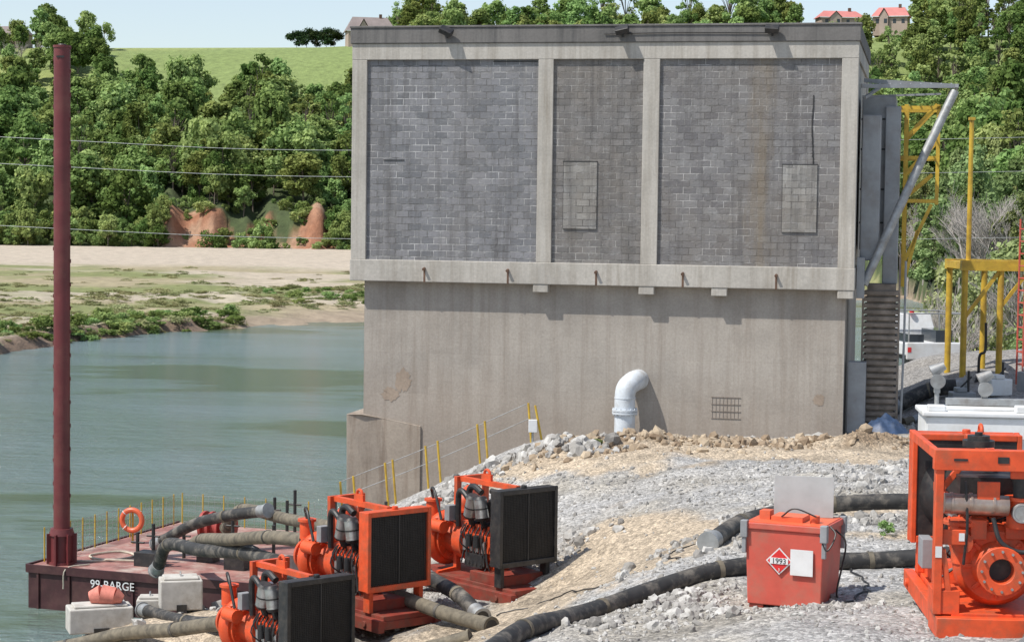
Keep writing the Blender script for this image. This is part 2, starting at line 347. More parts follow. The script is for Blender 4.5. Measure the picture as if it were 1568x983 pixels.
for poly,n,sp,lo,hi in [([(-3.4,49.3),(-2.7,50),(-1.1,51.6),(1.1,51),(2.4,50.3)],420,.65,.08,.48),
    ([(.9,50.6),(2.6,50.0)],60,.4,.2,.6),
    ([(-3.2,47.5),(-1.8,49),(-.6,50.5)],240,.7,.07,.34),
    ([(2.6,32.5),(3.2,33.8),(4.8,37),(7.5,42),(9.5,46)],420,.6,.06,.30),
    ([(.7,40.5),(1.4,40.8)],90,.4,.08,.34),([(5.5,34.5),(7,35),(8.5,34.5)],110,.5,.07,.34),
    ([(1.5,25.5),(2.4,27),(2.8,28.6)],420,.5,.05,.22),([(3.5,25.8),(4.6,26.5)],130,.5,.04,.17),
    ([(11,59),(16,61)],200,1.2,.1,.4),([(-9,44),(-6,46.5),(-4.5,50.5)],260,.7,.12,.5)]:
    p,s=place(line_pts(poly,n,sp),sizes(n,lo,hi,3)); big.append(p);bs.append(s)
rockmesh('riprap_rocks',np.concatenate(big),np.concatenate(bs),RK,I2)
n=30000; d=rng.uniform(22**2,53**2,n)**.5; a=rng.uniform(-.14,.30,n); xy=np.c_[a*d,d]
cl=fbm(xy[:,0]*.7,xy[:,1]*.7,3,71)
keep=(rng.uniform(0,1,n)>dirtmask(xy[:,0],xy[:,1])*.93)&(rng.uniform(-.30,.25,n)<cl)
nk=int(keep.sum()); p,s=place(xy[keep],sizes(nk,.03,.12,4)*(.55+xy[keep][:,1]/60)); rockmesh('gravel_stones',p,s,RK,I1)
pl=line_pts([(.8,50.4),(3,50.6),(6,50.4),(9,50.9),(12,50.4)],1000,.7); p,s=place(pl,sizes(1000,.05,.38,3)); rockmesh('dirt_clods',p,s,RKT,I1)

# ---------------------------------------------------------------- water
def watermat():
    m,nt,b=newmat('river_water'); tc=N(nt,'ShaderNodeTexCoord').outputs['Object']
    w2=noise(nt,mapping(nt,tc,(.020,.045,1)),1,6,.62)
    c=ramp(nt,w2,[(.415,(.075,.105,.05)),(.465,(.155,.215,.20)),(.60,(.195,.265,.275))])  # dark olive bands: tree reflections on calm stretches, painted into the base colour
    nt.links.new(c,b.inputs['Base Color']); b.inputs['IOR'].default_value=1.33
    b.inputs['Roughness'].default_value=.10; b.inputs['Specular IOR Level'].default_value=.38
    w1=noise(nt,mapping(nt,tc,(.45,1.0,1)),1.3,6,.72)
    amp=ramp(nt,w2,[(.42,.2),(.50,1.)])
    mm=N(nt,'ShaderNodeMath',operation='MULTIPLY'); nt.links.new(w1,mm.inputs[0]); nt.links.new(amp,mm.inputs[1])
    bump(nt,b,mm.outputs[0],1.0,.5); return m
WM=watermat()
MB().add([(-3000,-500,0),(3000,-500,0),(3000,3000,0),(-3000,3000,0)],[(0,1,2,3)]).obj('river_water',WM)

# ---------------------------------------------------------------- far terrain
def farS(a): return np.interp(a,[-1.5,-.5,-.30,-.262,-.18,-.076,0,.1,.2,.215,.24,.3,.5,1.5],[60,95,132,143,167,187,199,230,262,240,195,165,140,100])
def farF(a):
    l=425+0*a; r=farS(a)+8; t=sstep(.12,.2,a); return l*(1-t)+r*t
def farR(a): return np.interp(a,[-.5,-.27,-.2,-.1,-.06,0,.1,.17,.3],[62,63,63.5,64.5,66,68,69,70,72])
def shore(x,y,a): return farS(a)+fbm(x*.08,y*.05,3,5)*12+fbm(x*.5,y*.4,3,55)*5
def clw(a): return np.interp(a,[-.20,-.175,-.095,-.08,.1,.2],[4,10,10,4,4,4])
def fz(x,y):
    a=x/np.maximum(y,1); s=shore(x,y,a); f=farF(a)+fbm(a*90,a*0,3,6)*14
    cl=clw(a)+fbm(a*120,a*0+3,2,61)*6; r=farR(a); lw=np.interp(a,[-.165,-.13],[3.,22.])
    z=np.where(y<s,-2+1.6*sstep(-12,0,y-s),0)
    z=np.where(y>=s,-.4+1.3*np.clip((y-s)/lw,0,1)**.8,z)
    t=np.clip((y-s-lw)/np.maximum(f-s-lw,1),0,1); z=np.where(y>=s+lw,.9+1.8*t+fbm(x*.09,y*.05,4,8)*1.5*sstep(0,.1,t)*(1-t),z)
    z=np.where((y>=s)&(y<s+60),z+fbm(x*.35,y*.3,3,15)*.7*sstep(0,3,y-s),z)
    zf=2.7; z=np.where(y>=f,zf+(cl-zf)*sstep(0,9,y-f),z)
    t=np.clip((y-f-9)/(565-f-9),0,1); z=np.where(y>=f+9,cl+(38-cl)*t,z)
    t=np.clip((y-565)/85,0,1); z=np.where(y>=565,38+(r-38)*np.sin(t*math.pi/2),z)
    z=np.where(y>=665,r-sstep(665,1100,y)*30,z)
    z=z+sstep(f+7,f+40,y)*fbm(x*.02,y*.02,3,4)*6*(1-sstep(600,640,y))
    return z
aa=np.concatenate([np.arange(-1.5,-.36,.02),np.arange(-.36,.36,.002),np.arange(.36,1.5,.02)])
yy=np.concatenate([np.arange(120,260,1.0),np.arange(260,440,1.8),np.arange(440,700,4),np.arange(700,1500,25)])
AA,YY=np.meshgrid(aa,yy); XX=AA*YY; ZZ=fz(XX,YY)
s_=shore(XX,YY,AA); f_=farF(AA)+fbm(AA*90,AA*0,3,6)*14
def cm(c): return np.array(c)[None,None,:]*np.ones(XX.shape+(1,))
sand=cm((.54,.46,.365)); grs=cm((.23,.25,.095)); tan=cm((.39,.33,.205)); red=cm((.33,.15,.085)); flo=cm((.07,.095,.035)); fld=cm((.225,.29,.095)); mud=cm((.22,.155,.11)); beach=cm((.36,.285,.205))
def mx(A_,B_,t): return A_*(1-t[...,None])+B_*t[...,None]
g1=sstep(-.12,.08,fbm(XX*.06,YY*.04,5,11)); Cc=mx(tan,grs,g1)
Cc=mx(Cc,sand,sstep(.02,.14,fbm(XX*.035,YY*.06,4,14)-.02)*.8)
Cc=mx(Cc,sand,sstep(295,330,YY+fbm(XX*.02,YY*.02,3,15)*60))
lw_=np.interp(AA,[-.165,-.13],[6.,26.])
Cc=mx(mx(mud,beach,sstep(-.165,-.13,AA)),Cc,sstep(.4,1.,(YY-s_-fbm(XX*.1,YY*.1,3,5)*8)/lw_))
rp=((YY>f_-1)&(YY<f_+14)&(AA<-.08)&(AA>-.19)).astype(float)*sstep(-.10,-.02,fbm(AA*60,YY*.05,3,66))
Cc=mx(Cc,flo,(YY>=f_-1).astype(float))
Cc=mx(Cc,mx(red,cm((.42,.26,.17)),sstep(-.1,.15,fbm(XX*.3,YY*.3,3,17))),rp)
Cc=mx(Cc,fld,sstep(560,575,YY))
Cc=mx(Cc,cm((.30,.35,.12)),sstep(560,575,YY)*sstep(.0,.1,fbm(XX*.012,YY*.02,3,44)))
m,nt,b=newmat('far_bank_ground'); tc=N(nt,'ShaderNodeTexCoord').outputs['Object']
at=N(nt,'ShaderNodeAttribute',attribute_name='gcol').outputs[0]
c=mix(nt,.9,at,ramp(nt,noise(nt,tc,.5,6,.78),[(.3,.55),(.68,1.2)]),'MULTIPLY'); nt.links.new(c,b.inputs['Base Color']); b.inputs['Roughness'].default_value=.95
bump(nt,b,noise(nt,tc,1.2,5,.8),.7,.5)
gridmesh('far_bank_and_hill_terrain',XX,YY,ZZ,m,Cc)

# ---------------------------------------------------------------- trees
def tree_mesh(name,seed,H=13,rad=5,nl=2600,leaf=.62,mat=LEAF,lobes=16,trunkh=.28,slim=1.0,limbs=9,lobr=(.24,.46)):
    r=np.random.default_rng(seed); mb=MB()
    lean=r.normal(0,.25,2)
    top=Vector((lean[0],lean[1],H*.8))
    mb.tube([(0,0,-1),(lean[0]*.3,lean[1]*.3,H*.3),tuple(top)],lambda t:.24*(1-t*.85)*H/13,6,2)
    L=[]
    for i in range(lobes):
        t=r.uniform(0,1); z=H*(trunkh+(1-trunkh-.1)*t)
        w=rad*slim*math.sin(math.pi*min(.97,.18+.72*t))**.8*r.uniform(.35,.9); an=r.uniform(0,6.283)
        c=np.array([math.cos(an)*w,math.sin(an)*w,z]); L.append((c,rad*r.uniform(*lobr)))
    for c,lr in L[:limbs]:
        mb.tube([(lean[0]*.3,lean[1]*.3,c[2]*.55),tuple(c*np.array([.6,.6,.88])),tuple(c)],lambda t:.09*(1-t*.7)*H/13,5,2)
    nb=len(mb.f); per=nl//lobes
    cs=[];ns=[];sz=[]
    for c,lr in L:
        d=r.normal(0,1,(per,3)); d/=np.linalg.norm(d,axis=1)[:,None]
        rr=lr*(r.uniform(0,1,(per,1))**.34)*(1+.34*np.sin(d[:,:1]*5+seed)*np.cos(d[:,1:2]*4))
        k=d*rr*np.array([1,1,.78]); cs.append(c+k); nn=d*.8+r.normal(0,.5,(per,3))+np.array([0,0,.4]); ns.append(nn/np.linalg.norm(nn,axis=1)[:,None]); sz.append(leaf*r.uniform(.45,1.25,per))
    cs=np.concatenate(cs);ns=np.concatenate(ns);sz=np.concatenate(sz)
    t=np.cross(ns,r.normal(0,1,ns.shape)); t/=np.linalg.norm(t,axis=1)[:,None]; b_=np.cross(ns,t)
    q=[]
    for du,dv in((-1,-.6),(.7,-1),(1,.7),(-.6,1)):
        q.append(cs+(t*du+b_*dv)*(sz[:,None]*.5)+ns*(r.uniform(-.12,.12,(len(cs),1))*sz[:,None]))
    V=np.stack(q,1).reshape(-1,3); o=len(mb.v)
    verts=mb.v+V.tolist(); F=mb.f+(np.arange(len(cs)*4).reshape(-1,4)+o).tolist()
    me=bpy.data.meshes.new(name); me.from_pydata(verts,[],F); me.materials.append(BARK); me.materials.append(mat)
    mi=np.ones(len(F),np.int32); mi[:nb]=0; me.polygons.foreach_set('material_index',mi); me.update(); return me
PRO=[tree_mesh('tree_mesh_%d'%i,i+1,H=12+random.uniform(-2,3),rad=random.uniform(4,5.4),nl=3000,leaf=.56,lobes=random.randint(16,28),slim=random.uniform(.7,1),lobr=(.18,.40)) for i in range(8)]
SPARSE=[tree_mesh('airy_tree_mesh_%d'%i,i+21,H=15,rad=4.4,nl=1100,leaf=.50,lobes=24,slim=.9,trunkh=.2,limbs=22,lobr=(.11,.26)) for i in range(3)]
PROD=[tree_mesh('dark_tree_mesh',31,H=8,rad=4.2,nl=2600,leaf=.5,mat=LEAFD,lobes=18,trunkh=.3)]
PRON=[tree_mesh('near_tree_mesh_%d'%i,50+i,H=13,rad=4.6,nl=6500,leaf=.34,mat=LEAFN,lobes=30,trunkh=.1,slim=.95,limbs=16,lobr=(.14,.34)) for i in range(4)]
PROB=[tree_mesh('bush_mesh_%d'%i,80+i,H=3,rad=2.2,nl=1000,leaf=.30,mat=LEAF,lobes=10,trunkh=.08,limbs=4) for i in range(3)]
PROG=[tree_mesh('grass_clump_mesh_%d'%i,90+i,H=1.6,rad=2.4,nl=500,leaf=.30,mat=GRASS,lobes=12,trunkh=.02,limbs=0) for i in range(2)]
def bare_tree(seed):
    mb=MB(); r=random.Random(seed)
    def br(p,d,L,w,dep):
        q=p+d*L; mb.cyl(p,q,w,w*.65,5 if dep>2 else 3,False)
        if dep==0: return
        for k in range(3 if dep>1 else 4):
            nd=(d+Vector((r.uniform(-.75,.75),r.uniform(-.75,.75),r.uniform(-.1,.5)))).normalized()
            br(p+d*L*r.uniform(.5,1),nd,L*r.uniform(.6,.85),w*.6,dep-1)
    br(Vector((0,0,-.5)),Vector((0,0,1)),3.2,.16,5)
    me=bpy.data.meshes.new('bare_tree_mesh'); me.from_pydata(mb.v,[],mb.f); me.materials.append(BARE); return me
PBARE=[bare_tree(3),bare_tree(8)]
def inst(me,parent,loc,s,name='tree',sz=None):
    o=bpy.data.objects.new(name,me); COL.objects.link(o); o.parent=parent; o.location=loc
    o.scale=(s,s,sz or s); o.rotation_euler=(random.uniform(-.05,.05),random.uniform(-.05,.05),random.uniform(0,6.28)); return o
def fzs(x,y): return float(fz(np.array([float(x)]),np.array([float(y)]))[0])
forest=empty('distant_hillside_trees')
def scatter(par,pro,n,a0,a1,yfun0,y1,smin,smax,skip=None):
    a=rng.uniform(a0,a1,n); y0=np.array([yfun0(v) for v in a]); y=np.sqrt(rng.uniform(0,1,n)*(y1**2-y0**2)+y0**2); x=a*y; z=fz(x,y)
    for i in range(n):
        if skip and skip(a[i],x[i],y[i]): continue
        s=smin+(smax-smin)*random.random()**1.6; inst(random.choice(pro),par,(x[i],y[i],z[i]-.5),s,'tree',s*random.uniform(.8,1.25))
F1=lambda v: float(farF(np.array([v]))[0])
redgap=lambda a,x,y: (-.18<a<-.09 and y<F1(a)+12+10*math.sin(a*140))
housegap=lambda a,x,y: (.142<a<.205 and y>606)
scatter(forest,PRO+SPARSE[:1],760,-.36,-.05,lambda v:F1(v)+9,563,.6,1.5,redgap)
scatter(forest,PRO,90,-.36,-.205,lambda v:560,640,.7,1.2)
scatter(forest,PRO,180,-.05,.17,lambda v:560,640,.8,1.3,housegap)
scatter(forest,PRO+SPARSE,600,.165,.32,lambda v:F1(v)+60,655,.7,1.4,housegap)
scatter(forest,PRO,150,-.36,-.178,lambda v:F1(v)-3,440,.35,.7)
scatter(forest,PRO,50,-.095,-.04,lambda v:F1(v)-3,440,.35,.7)
scatter(forest,PROB,190,-.36,-.05,lambda v:F1(v)-2,444,.5,1.7)
ridge=empty('ridge_trees')
for i in range(70):
    a=random.uniform(-.062,.33); y=random.uniform(635,668); x=a*y
    if random.random()<.35 and a<.15: continue
    if .142<a<.205: continue
    s=random.uniform(.5,1.15); inst(random.choice(PRO+SPARSE),ridge,(x,y,fzs(x,y)-.5),s,'tree')
for k,(a,y,s) in enumerate([(-.222,590,1.5),(-.236,600,1.15),(-.204,575,.8),(-.06,655,1.2),(-.053,660,1.4),(-.046,655,1.5),(-.03,650,.9),(.043,655,1.45),(.056,650,1.3),(.068,655,1.5),(.012,655,1.2),(.028,655,1.5),(.088,652,1.3),(.108,652,1.45),(.13,655,1.3),(.205,655,1.5),(.213,650,1.4),(-.01,655,1.3)]):
    inst((SPARSE+PRO[:3])[k%6] if k>2 else PRO[k],ridge,(a*y,y,fzs(a*y,y)-.5),s,'tree')
for a in(.146,.153,.160,.171,.178,.186,.196,.203): inst(random.choice(PRO),ridge,(a*626,626,fzs(a*626,626)-2.5),random.uniform(.38,.5),'tree')
for k,a in enumerate([-.111,-.106,-.101,-.096,-.092]): inst(PROD[0],ridge,(a*645,645,fzs(a*645,645)-.6),.78+.1*(k%2),'hedge_tree')
for a in (-.254,-.258,-.241): inst(PBARE[0],ridge,(a*600,600,fzs(a*600,600)-1),1.25,'bare_tree')
rb=empty('right_bank_trees')
scatter(rb,PRON,90,.185,.32,lambda v:F1(v)+1,300,.6,1.15)
for i in range(26):
    a=random.uniform(.2,.27); y=F1(a)+random.uniform(-6,16); inst(random.choice(PBARE),rb,(a*y,y,fzs(a*y,y)),random.uniform(.9,1.5),'bare_tree')
nb=empty('near_bank_trees')
for x,y,s,k in [(26,100,.75,0),(30,96,.8,1),(24.3,106,.7,2),(34,92,.8,3),(38,88,.8,0),(28,104,.7,1),(33,102,.85,2),(23.5,99,.55,3),(25,93,.4,1),(22.0,96,.3,2)]:
    inst(PRON[k],nb,(x,y,max(0,gzs(x,y))-.3),s,'tree')
for x,y,s in [(22,98,.8),(23.5,99,.9),(25,94,.8),(21.3,94,.6),(20.6,90,.5)]: inst(PBARE[int(s*10)%2],nb,(x,y,gzs(x,y)-.2),s,'bare_tree')
shr=empty('sandbar_shrubs')
for i in range(950):
    a=random.uniform(-.34,-.07); s0=float(farS(np.array([a]))[0]); kind=random.random()
    y=s0+(random.uniform(1,12) if kind<.3 and a<-.14 else random.uniform(16,60) if kind<.7 else random.uniform(30,130)); x=a*y
    if kind>.3 and fbm(np.array([x*.06]),np.array([y*.04]),5,11)[0]<-.05 and random.random()<.8: continue
    if kind<.10 or (kind<.2 and a<-.15): s=random.uniform(.2,.6); inst(random.choice(PROB),shr,(x,y,fzs(x,y)-.15),s,'shrub',s*random.uniform(.4,.8))
    else: s=random.uniform(.2,.7); inst(random.choice(PROG),shr,(x,y,fzs(x,y)-.25*s),s,'grass_clump',s*random.uniform(.2,.5))

# ---------------------------------------------------------------- houses
def house(name,x,y,z,w,d,h,rh,roof,rz=0,windows=4):
    e=empty(name,(x,y,z),rz)
    MB().box(-w/2,w/2,-d/2,d/2,-3,h).obj('walls',HWALL,e)
    o=.6; MB().add([(-w/2-o,-d/2-o,h),(w/2+o,-d/2-o,h),(w/2+o,d/2+o,h),(-w/2-o,d/2+o,h),(-w/2+w*.12,0,h+rh),(w/2-w*.12,0,h+rh)],[(0,1,5,4),(2,3,4,5),(1,2,5),(3,0,4),(3,2,1,0)]).obj('roof',roof,e)
    g=MB(); gw=w*.3; gx=-w*.18
    g.add([(gx-gw/2,-d/2-1.4,h-.1),(gx+gw/2,-d/2-1.4,h-.1),(gx,-d/2-1.4,h+rh*.8),(gx-gw/2,0,h-.1),(gx+gw/2,0,h-.1),(gx,0,h+rh*.8)],[(0,2,5,3),(1,4,5,2)]); g.obj('gable_roof',roof,e)
    MB().add([(gx-gw/2+.3,-d/2-1.1,-3),(gx+gw/2-.3,-d/2-1.1,-3),(gx+gw/2-.3,-d/2-1.1,h),(gx,-d/2-1.1,h+rh*.7),(gx-gw/2+.3,-d/2-1.1,h)],[(0,1,2,3,4)]).obj('gable_wall',HWALL,e)
    wb=MB(); 
    for i in range(windows):
        cx=-w/2+w*(i+.5)/windows; wb.box(cx-.5,cx+.5,-d/2-1.16 if abs(cx-gx)<gw/2 else -d/2-.05,-d/2+.05,.9,2.3)
    wb.obj('windows',GLASS,e)
    MB().box(-w/2-.62,w/2+.62,-d/2-.66,-d/2-.6,h-.25,h+.02).obj('fascia',WHITE,e)
    MB().box(w*.2,w*.2+.9,-.4,.4,h,h+rh+1).obj('chimney',RUST,e)
house('hilltop_house',-.074*640,640,66.0,15,9,3.2,4.8,ROOFG,.2)
house('hilltop_house',-.257*640,640,64,13,8,2.8,2.8,ROOFG,-.1)
house('red_roof_house',.164*640,640,72.6,14,8,3.0,2.4,ROOFR,.1)
house('red_roof_house',.191*640,642,73.2,11,8,3.2,3.2,ROOFR,-.3)

# ---------------------------------------------------------------- building
bd=empty('pump_station_building',(-4.98,60.17,0),R(-12))
MB().box(.06,15.19,.14,9,8.5,15.6).obj('core_walls',CONC,bd)
fr=MB()
for x0,x1 in((0,.47),(5.80,6.26),(8.97,9.46),(14.77,15.25)): fr.box(x0,x1,0,.5,9.1,15.17)
fr.box(0,.47,8.5,9.05,9.1,15.17).box(14.77,15.25,8.5,9.05,9.1,15.17)
fr.obj('frame_columns',CONC,bd,bevel=.015)
MB().box(-.004,15.254,-.004,9.06,15.17,15.66).obj('roof_beam',CONC,bd,bevel=.015)
MB().box(-.02,15.27,-.03,9.08,8.44,9.1).obj('floor_beam',CONC,bd,bevel=.02)
for nme,x0,x1,mt in(('infill_left',.47,5.8,BLK),('infill_centre',6.26,8.97,BLK2),('infill_right',9.46,14.77,BLK3)):
    MB().box(x0,x1,.09,.3,9.1,15.17).obj(nme,mt,bd)
pp=MB().box(-.05,15.3,-.06,.22,15.66,16.13).box(-.05,15.3,8.86,9.12,15.66,16.13).box(-.05,.2,.22,8.86,15.66,16.13).box(15.05,15.3,.22,8.86,15.66,16.13); pp.obj('parapet',CONCD,bd,bevel=.02)
MB().box(.2,15.05,.22,8.86,15.6,15.72).obj('roof_slab',CONCD,bd)
MB().box(-.07,15.32,-.09,.25,16.13,16.19).obj('parapet_cap',CONCD,bd,bevel=.01)
wi=MB().box(6.6,7.61,.05,.25,10.13,12.12).box(13.12,14.12,.05,.25,10.12,12.08); wi.obj('window_infill',BLKW,bd)
wf=MB()
for x0,x1,z0,z1 in((6.6,7.61,10.13,12.12),(13.12,14.12,10.12,12.08)):
    wf.box(x0-.012,x0,.06,.2,z0,z1).box(x0-.02,x1+.02,.045,.2,z1,z1+.025)
wf.box(1.0,1.65,.07,.2,12.13,12.15).box(4.4,5.75,.07,.2,15.1,15.13)
wf.obj('window_edges',BLACK,bd)
q=MB(); zz=12.1; xx=14.0; rr=random.Random(4)
while zz<13.9: x2=xx+rr.uniform(-.02,.02); q.box(min(xx,x2)-.008,max(xx,x2)+.008,.07,.2,zz,zz+.21); xx=x2; zz+=.2
q.obj('wall_crack',BLACK,bd)
MB().box(.35,15.0,.35,9,-3,8.44).obj('lower_wall',CONCL,bd)
br=MB()
for x in(5.72,8.93,11.1,14.78): br.box(x,x+.46,-.01,.8,8.2,8.44)
br.obj('beam_brackets',CONC,bd,bevel=.02)
sp=MB()
for px_ in(2.35,4.95,7.65,10.25,13.0): sp.cyl((px_,.02,8.86),(px_,-.16,8.83),.045); sp.box(px_-.03,px_+.03,-.036,.0,8.44,8.83)
sp.obj('drain_spouts',RUST,bd)
MB().add([(-.12,.29,-3),(2.2,.29,-3),(2.2,.29,4.0),(.95,.29,4.2),(.35,.1,4.32),(-.12,.1,4.32),(-.12,9,-3),(2.2,9,-3),(2.2,9,4.0),(.95,9,4.2),(.35,9,4.32),(-.12,9,4.32)],
 [(0,1,2,3,4,5),(5,4,10,11),(4,3,9,10),(3,2,8,9),(1,7,8,2),(6,0,5,11),(7,6,11,10,9,8)]).obj('lower_pier',CONCP,bd,bevel=.02)
def patch(name,x,z,w,h,mat,y=.345,seed=1):
    r=random.Random(seed); n=30; vs=[(x+math.cos(2*math.pi*i/n)*w*r.uniform(.6,1),y,z+math.sin(2*math.pi*i/n)*h*r.uniform(.6,1)) for i in range(n)]
    MB().add([(x,y,z)]+vs,[(0,1+(i+1)%n,1+i) for i in range(n)]).obj(name,mat,bd)
patch('spall_patch',1.6,5.4,.3,.42,CHIP,.343,2); patch('spall_patch_b',1.2,4.95,.32,.28,CHIP,.341,5); patch('stain_patch',14.3,5.2,.22,.2,CHIP,.343,8)
gr=MB()
for i in range(8): gr.box(11.15+i*.11,11.156+i*.11,.335,.37,4.55,5.2)
for i in range(4): gr.box(11.12,12.0,.33,.36,4.55+i*.21,4.56+i*.21)
gr.obj('wall_grille',FADE,bd)
for i,x in enumerate((3.0,8.35,12.75)):
    f=MB().box(x-.05,x+.05,-.25,.05,16.0,16.05); f.box(-.2,.2,-.13,.13,-.08,.09,Matrix.Translation((x,-.24,16.0))@Matrix.Rotation(R((25,-12,4)[i]),4,'Y')@Matrix.Rotation(R(35),4,'X')); f.cyl((x,-.1,15.8),(x,-.1,16.0),.03)
    f.obj('floodlight_%d'%(i+1),BLACK,bd,bevel=.02)
MB().tube([(7.8,-.09,15.9),(10,-.09,15.93),(12.9,-.09,15.9)],.015,6,2).obj('conduit',BLACK,bd)
gn=MB(); gx=8.63; gr_=.31
gn.tube([(gx,-.35,3.5),(gx,-.35,4.5),(gx,-.35,5.2),(gx+.06,-.28,5.46),(gx+.2,-.08,5.60),(gx+.28,.2,5.63),(gx+.3,.5,5.63)],gr_,24,6)
gn.cyl((gx,-.35,4.66),(gx,-.35,4.72),.38,.38,28).cyl((gx,-.35,4.74),(gx,-.35,4.80),.38,.38,28).cyl((gx,-.35,5.12),(gx,-.35,5.15),.325,.325,24)
for i in range(14):
    an=i*math.pi/7; gn.cyl((gx+.35*math.cos(an),-.35+.35*math.sin(an),4.62),(gx+.35*math.cos(an),-.35+.35*math.sin(an),4.84),.02,.02,6)
gn.obj('gooseneck_pipe',simple('weathered_white_pipe',(.58,.62,.66),.5,0,.1,3,(.36,.33,.29),.7),bd,smooth=True)
# side structure
sd=MB(); sd.box(15.3,16.3,2.2,4.2,9.6,14.2).box(15.35,15.9,1.2,2.0,9.3,13.6).box(16.0,16.45,2.0,2.6,8.6,13.9); sd.obj('side_duct',GREYP,bd,bevel=.03)
q=MB()
for z in(10.4,11.4,12.6,13.5): q.box(15.28,16.33,2.17,4.2,z,z+.05)
q.obj('duct_flanges',BLACK,bd)
dg=MB(); dg.tube([(18.0,2.0,14.35),(16.7,1.4,11.4),(15.5,.9,8.6)],.13,12,1); dg.obj('diagonal_pipe',GALV,bd,smooth=True)
tb=MB().beam((15.3,1.2,14.45),(18.1,2.0,14.5),.08,.12).beam((15.3,3.2,14.75),(18.1,3.6,14.6),.08,.12).beam((18.05,1.9,14.5),(18.05,3.7,14.5),.1).beam((15.4,1.2,14.1),(15.8,2.0,14.45),.08).beam((15.3,2.2,14.2),(17.6,2.6,14.3),.06)
for i in range(9): tb.beam((15.5+i*.3,1.4+i*.08,14.5),(15.5+i*.3,3.2,14.65),.04)
tb.obj('top_platform_frame',GREYP,bd)
yt=MB()
for y0 in(2.8,4.4):
    yt.beam((16.6,y0,8.5),(16.6,y0,14.0),.12).beam((17.55,y0,11.0),(17.55,y0,14.0),.11).beam((16.4,y0,13.9),(17.6,y0,13.9),.11).beam((16.6,y0,13.0),(17.5,y0,14.0),.1).beam((16.6,y0,11.9),(17.5,y0,12.9),.1).beam((16.6,y0,11.2),(17.4,y0,11.9),.1).beam((16.4,y0,12.4),(17.6,y0,12.4),.1).beam((16.6,y0,9.2),(17.4,y0,11.0),.1).beam((16.6,y0,11.1),(17.5,y0,11.1),.1).beam((16.6,y0,8.5),(17.0,y0,10.2),.1)
yt.obj('yellow_truss',YELLOW,bd)
ls=MB()
for i in range(24): ls.box(15.5,16.5,1.6,2.6,3.9+i*.19,4.02+i*.19)
ls.box(15.58,16.42,1.7,2.5,3.8,8.6).box(16.5,16.56,1.6,1.7,3.8,9.4).box(15.44,15.5,1.6,1.7,3.8,8.8); ls.obj('side_stair_stack',TIMB,bd,bevel=.01)
MB().box(15.1,15.62,.9,1.5,4.2,6.3).box(15.3,15.52,.6,1.2,8.2,9.4).obj('grey_door',GREYP,bd,bevel=.01)
MB().tube([(16.7,1.6,9.3),(16.7,1.6,7),(16.65,1.6,4.3)],.035,8,1).obj('blue_conduit',GREYP,bd)

e=empty('concrete_slabs',(7.9,54.9,4.15)); 
for i in range(5):
    MB().box(-.45,.45,-.18,.18,0,.08,Matrix.Translation((i*.42-.8,i*.12,.04*i))@Matrix.Rotation(.3*i,4,'Z')@Matrix.Rotation(.08*i,4,'X')).obj('slab_%d'%i,CBLOCK,e,bevel=.01)
def tarp(name,cx,cy,w,d,h,mat):
    xx,yy=np.meshgrid(np.linspace(-1,1,22),np.linspace(-1,1,22)); z=h*np.clip(1-xx**2*.8-yy**2*.8,0,1)*(1+fbm(xx*3,yy*3,3,2))+.02
    o=gridmesh(name,xx*w,yy*d,z,mat); o.location=(cx,cy,gzs(cx,cy)-.05)
tarp('blue_tarp',11.0,57.2,.65,.6,.5,BLUE)

# yellow post handrail stepping down the bank beside the wall
hr=empty('bank_handrail'); ys_=MB(); cb=MB(); P0=np.array([.66,54.9]); P1=np.array([-4.65,55.3])
for t,dup in((0,1),(.23,0),(.27,0),(.48,0),(.545,0),(.72,0),(.76,0),(.93,0),(1.0,0)):
    p=P0+(P1-P0)*t; zb=np.interp(t,[0,1],[4.3,1.95])
    ys_.cyl((p[0],p[1],zb-1.0),(p[0]-.17,p[1],zb+.95),.032,.032,8)
    if dup: ys_.cyl((p[0]+.28,p[1]-.2,zb-.4),(p[0]+.02,p[1]-.2,zb+.9),.032,.032,8)
for h in(.95,.5): cb.tube([(P0[0]-.15,P0[1],4.3+h),(-2.1,55.1,3.08+h),(P1[0]-.15,P1[1],1.95+h)],.012,5,4)
ys_.obj('posts',YELLOW,hr); cb.obj('cables',GALV,hr)
e=empty('junction_box',(.62,54.6,gzs(.62,54.6))); MB().box(-.12,.12,-.08,.08,.3,.65).obj('box',WHITE,e,bevel=.01); MB().cyl((0,0,-.2),(0,0,.4),.03).obj('post',GALV,e)

pw=empty('power_lines'); w=MB()
for zl,zr in((14.0,14.6),(12.65,12.9),(9.5,9.55)):
    w.tube([(-60,100,zl+1.6),(-25,100,zl+.1),(-8,100,zl-.3),(20,100,zr),(60,100,zr+1.4)],.013,5,8)
w.obj('cables',CABLE,pw)

# ---------------------------------------------------------------- barge and pile
bg=empty('work_barge',(-12.7,51.3,0),R(-20))
MB().box(0,9,0,8,-.6,1.1).obj('hull',HULL,bg,bevel=.04)
MB().box(.06,8.94,.06,7.94,1.1,1.13).obj('deck',DECK,bg)
ru=MB().box(0,9,-.07,0,.95,1.16).box(-.07,0,0,8,.95,1.16)
for i in range(10): ru.box(.3+i*.95,.36+i*.95,-.05,0,-.3,.95)
for i in range(8): ru.box(-.05,0,.3+i,.36+i,-.3,.95)
ru.obj('rub_rail',HULL,bg)
t=bpy.data.curves.new('barge_number','FONT'); t.body='99-BARGE'; t.size=.30; t.extrude=.004; t.materials.append(WHITE)
o=bpy.data.objects.new('barge_number',t); COL.objects.link(o); o.parent=bg; o.location=(1.95,-.076,.70); o.rotation_euler=(R(90),0,0)
rl=MB()
for i in range(12): rl.cyl((.12,.6+i*.62,1.1),(.12,.6+i*.62,2.05),.02,.02,6)
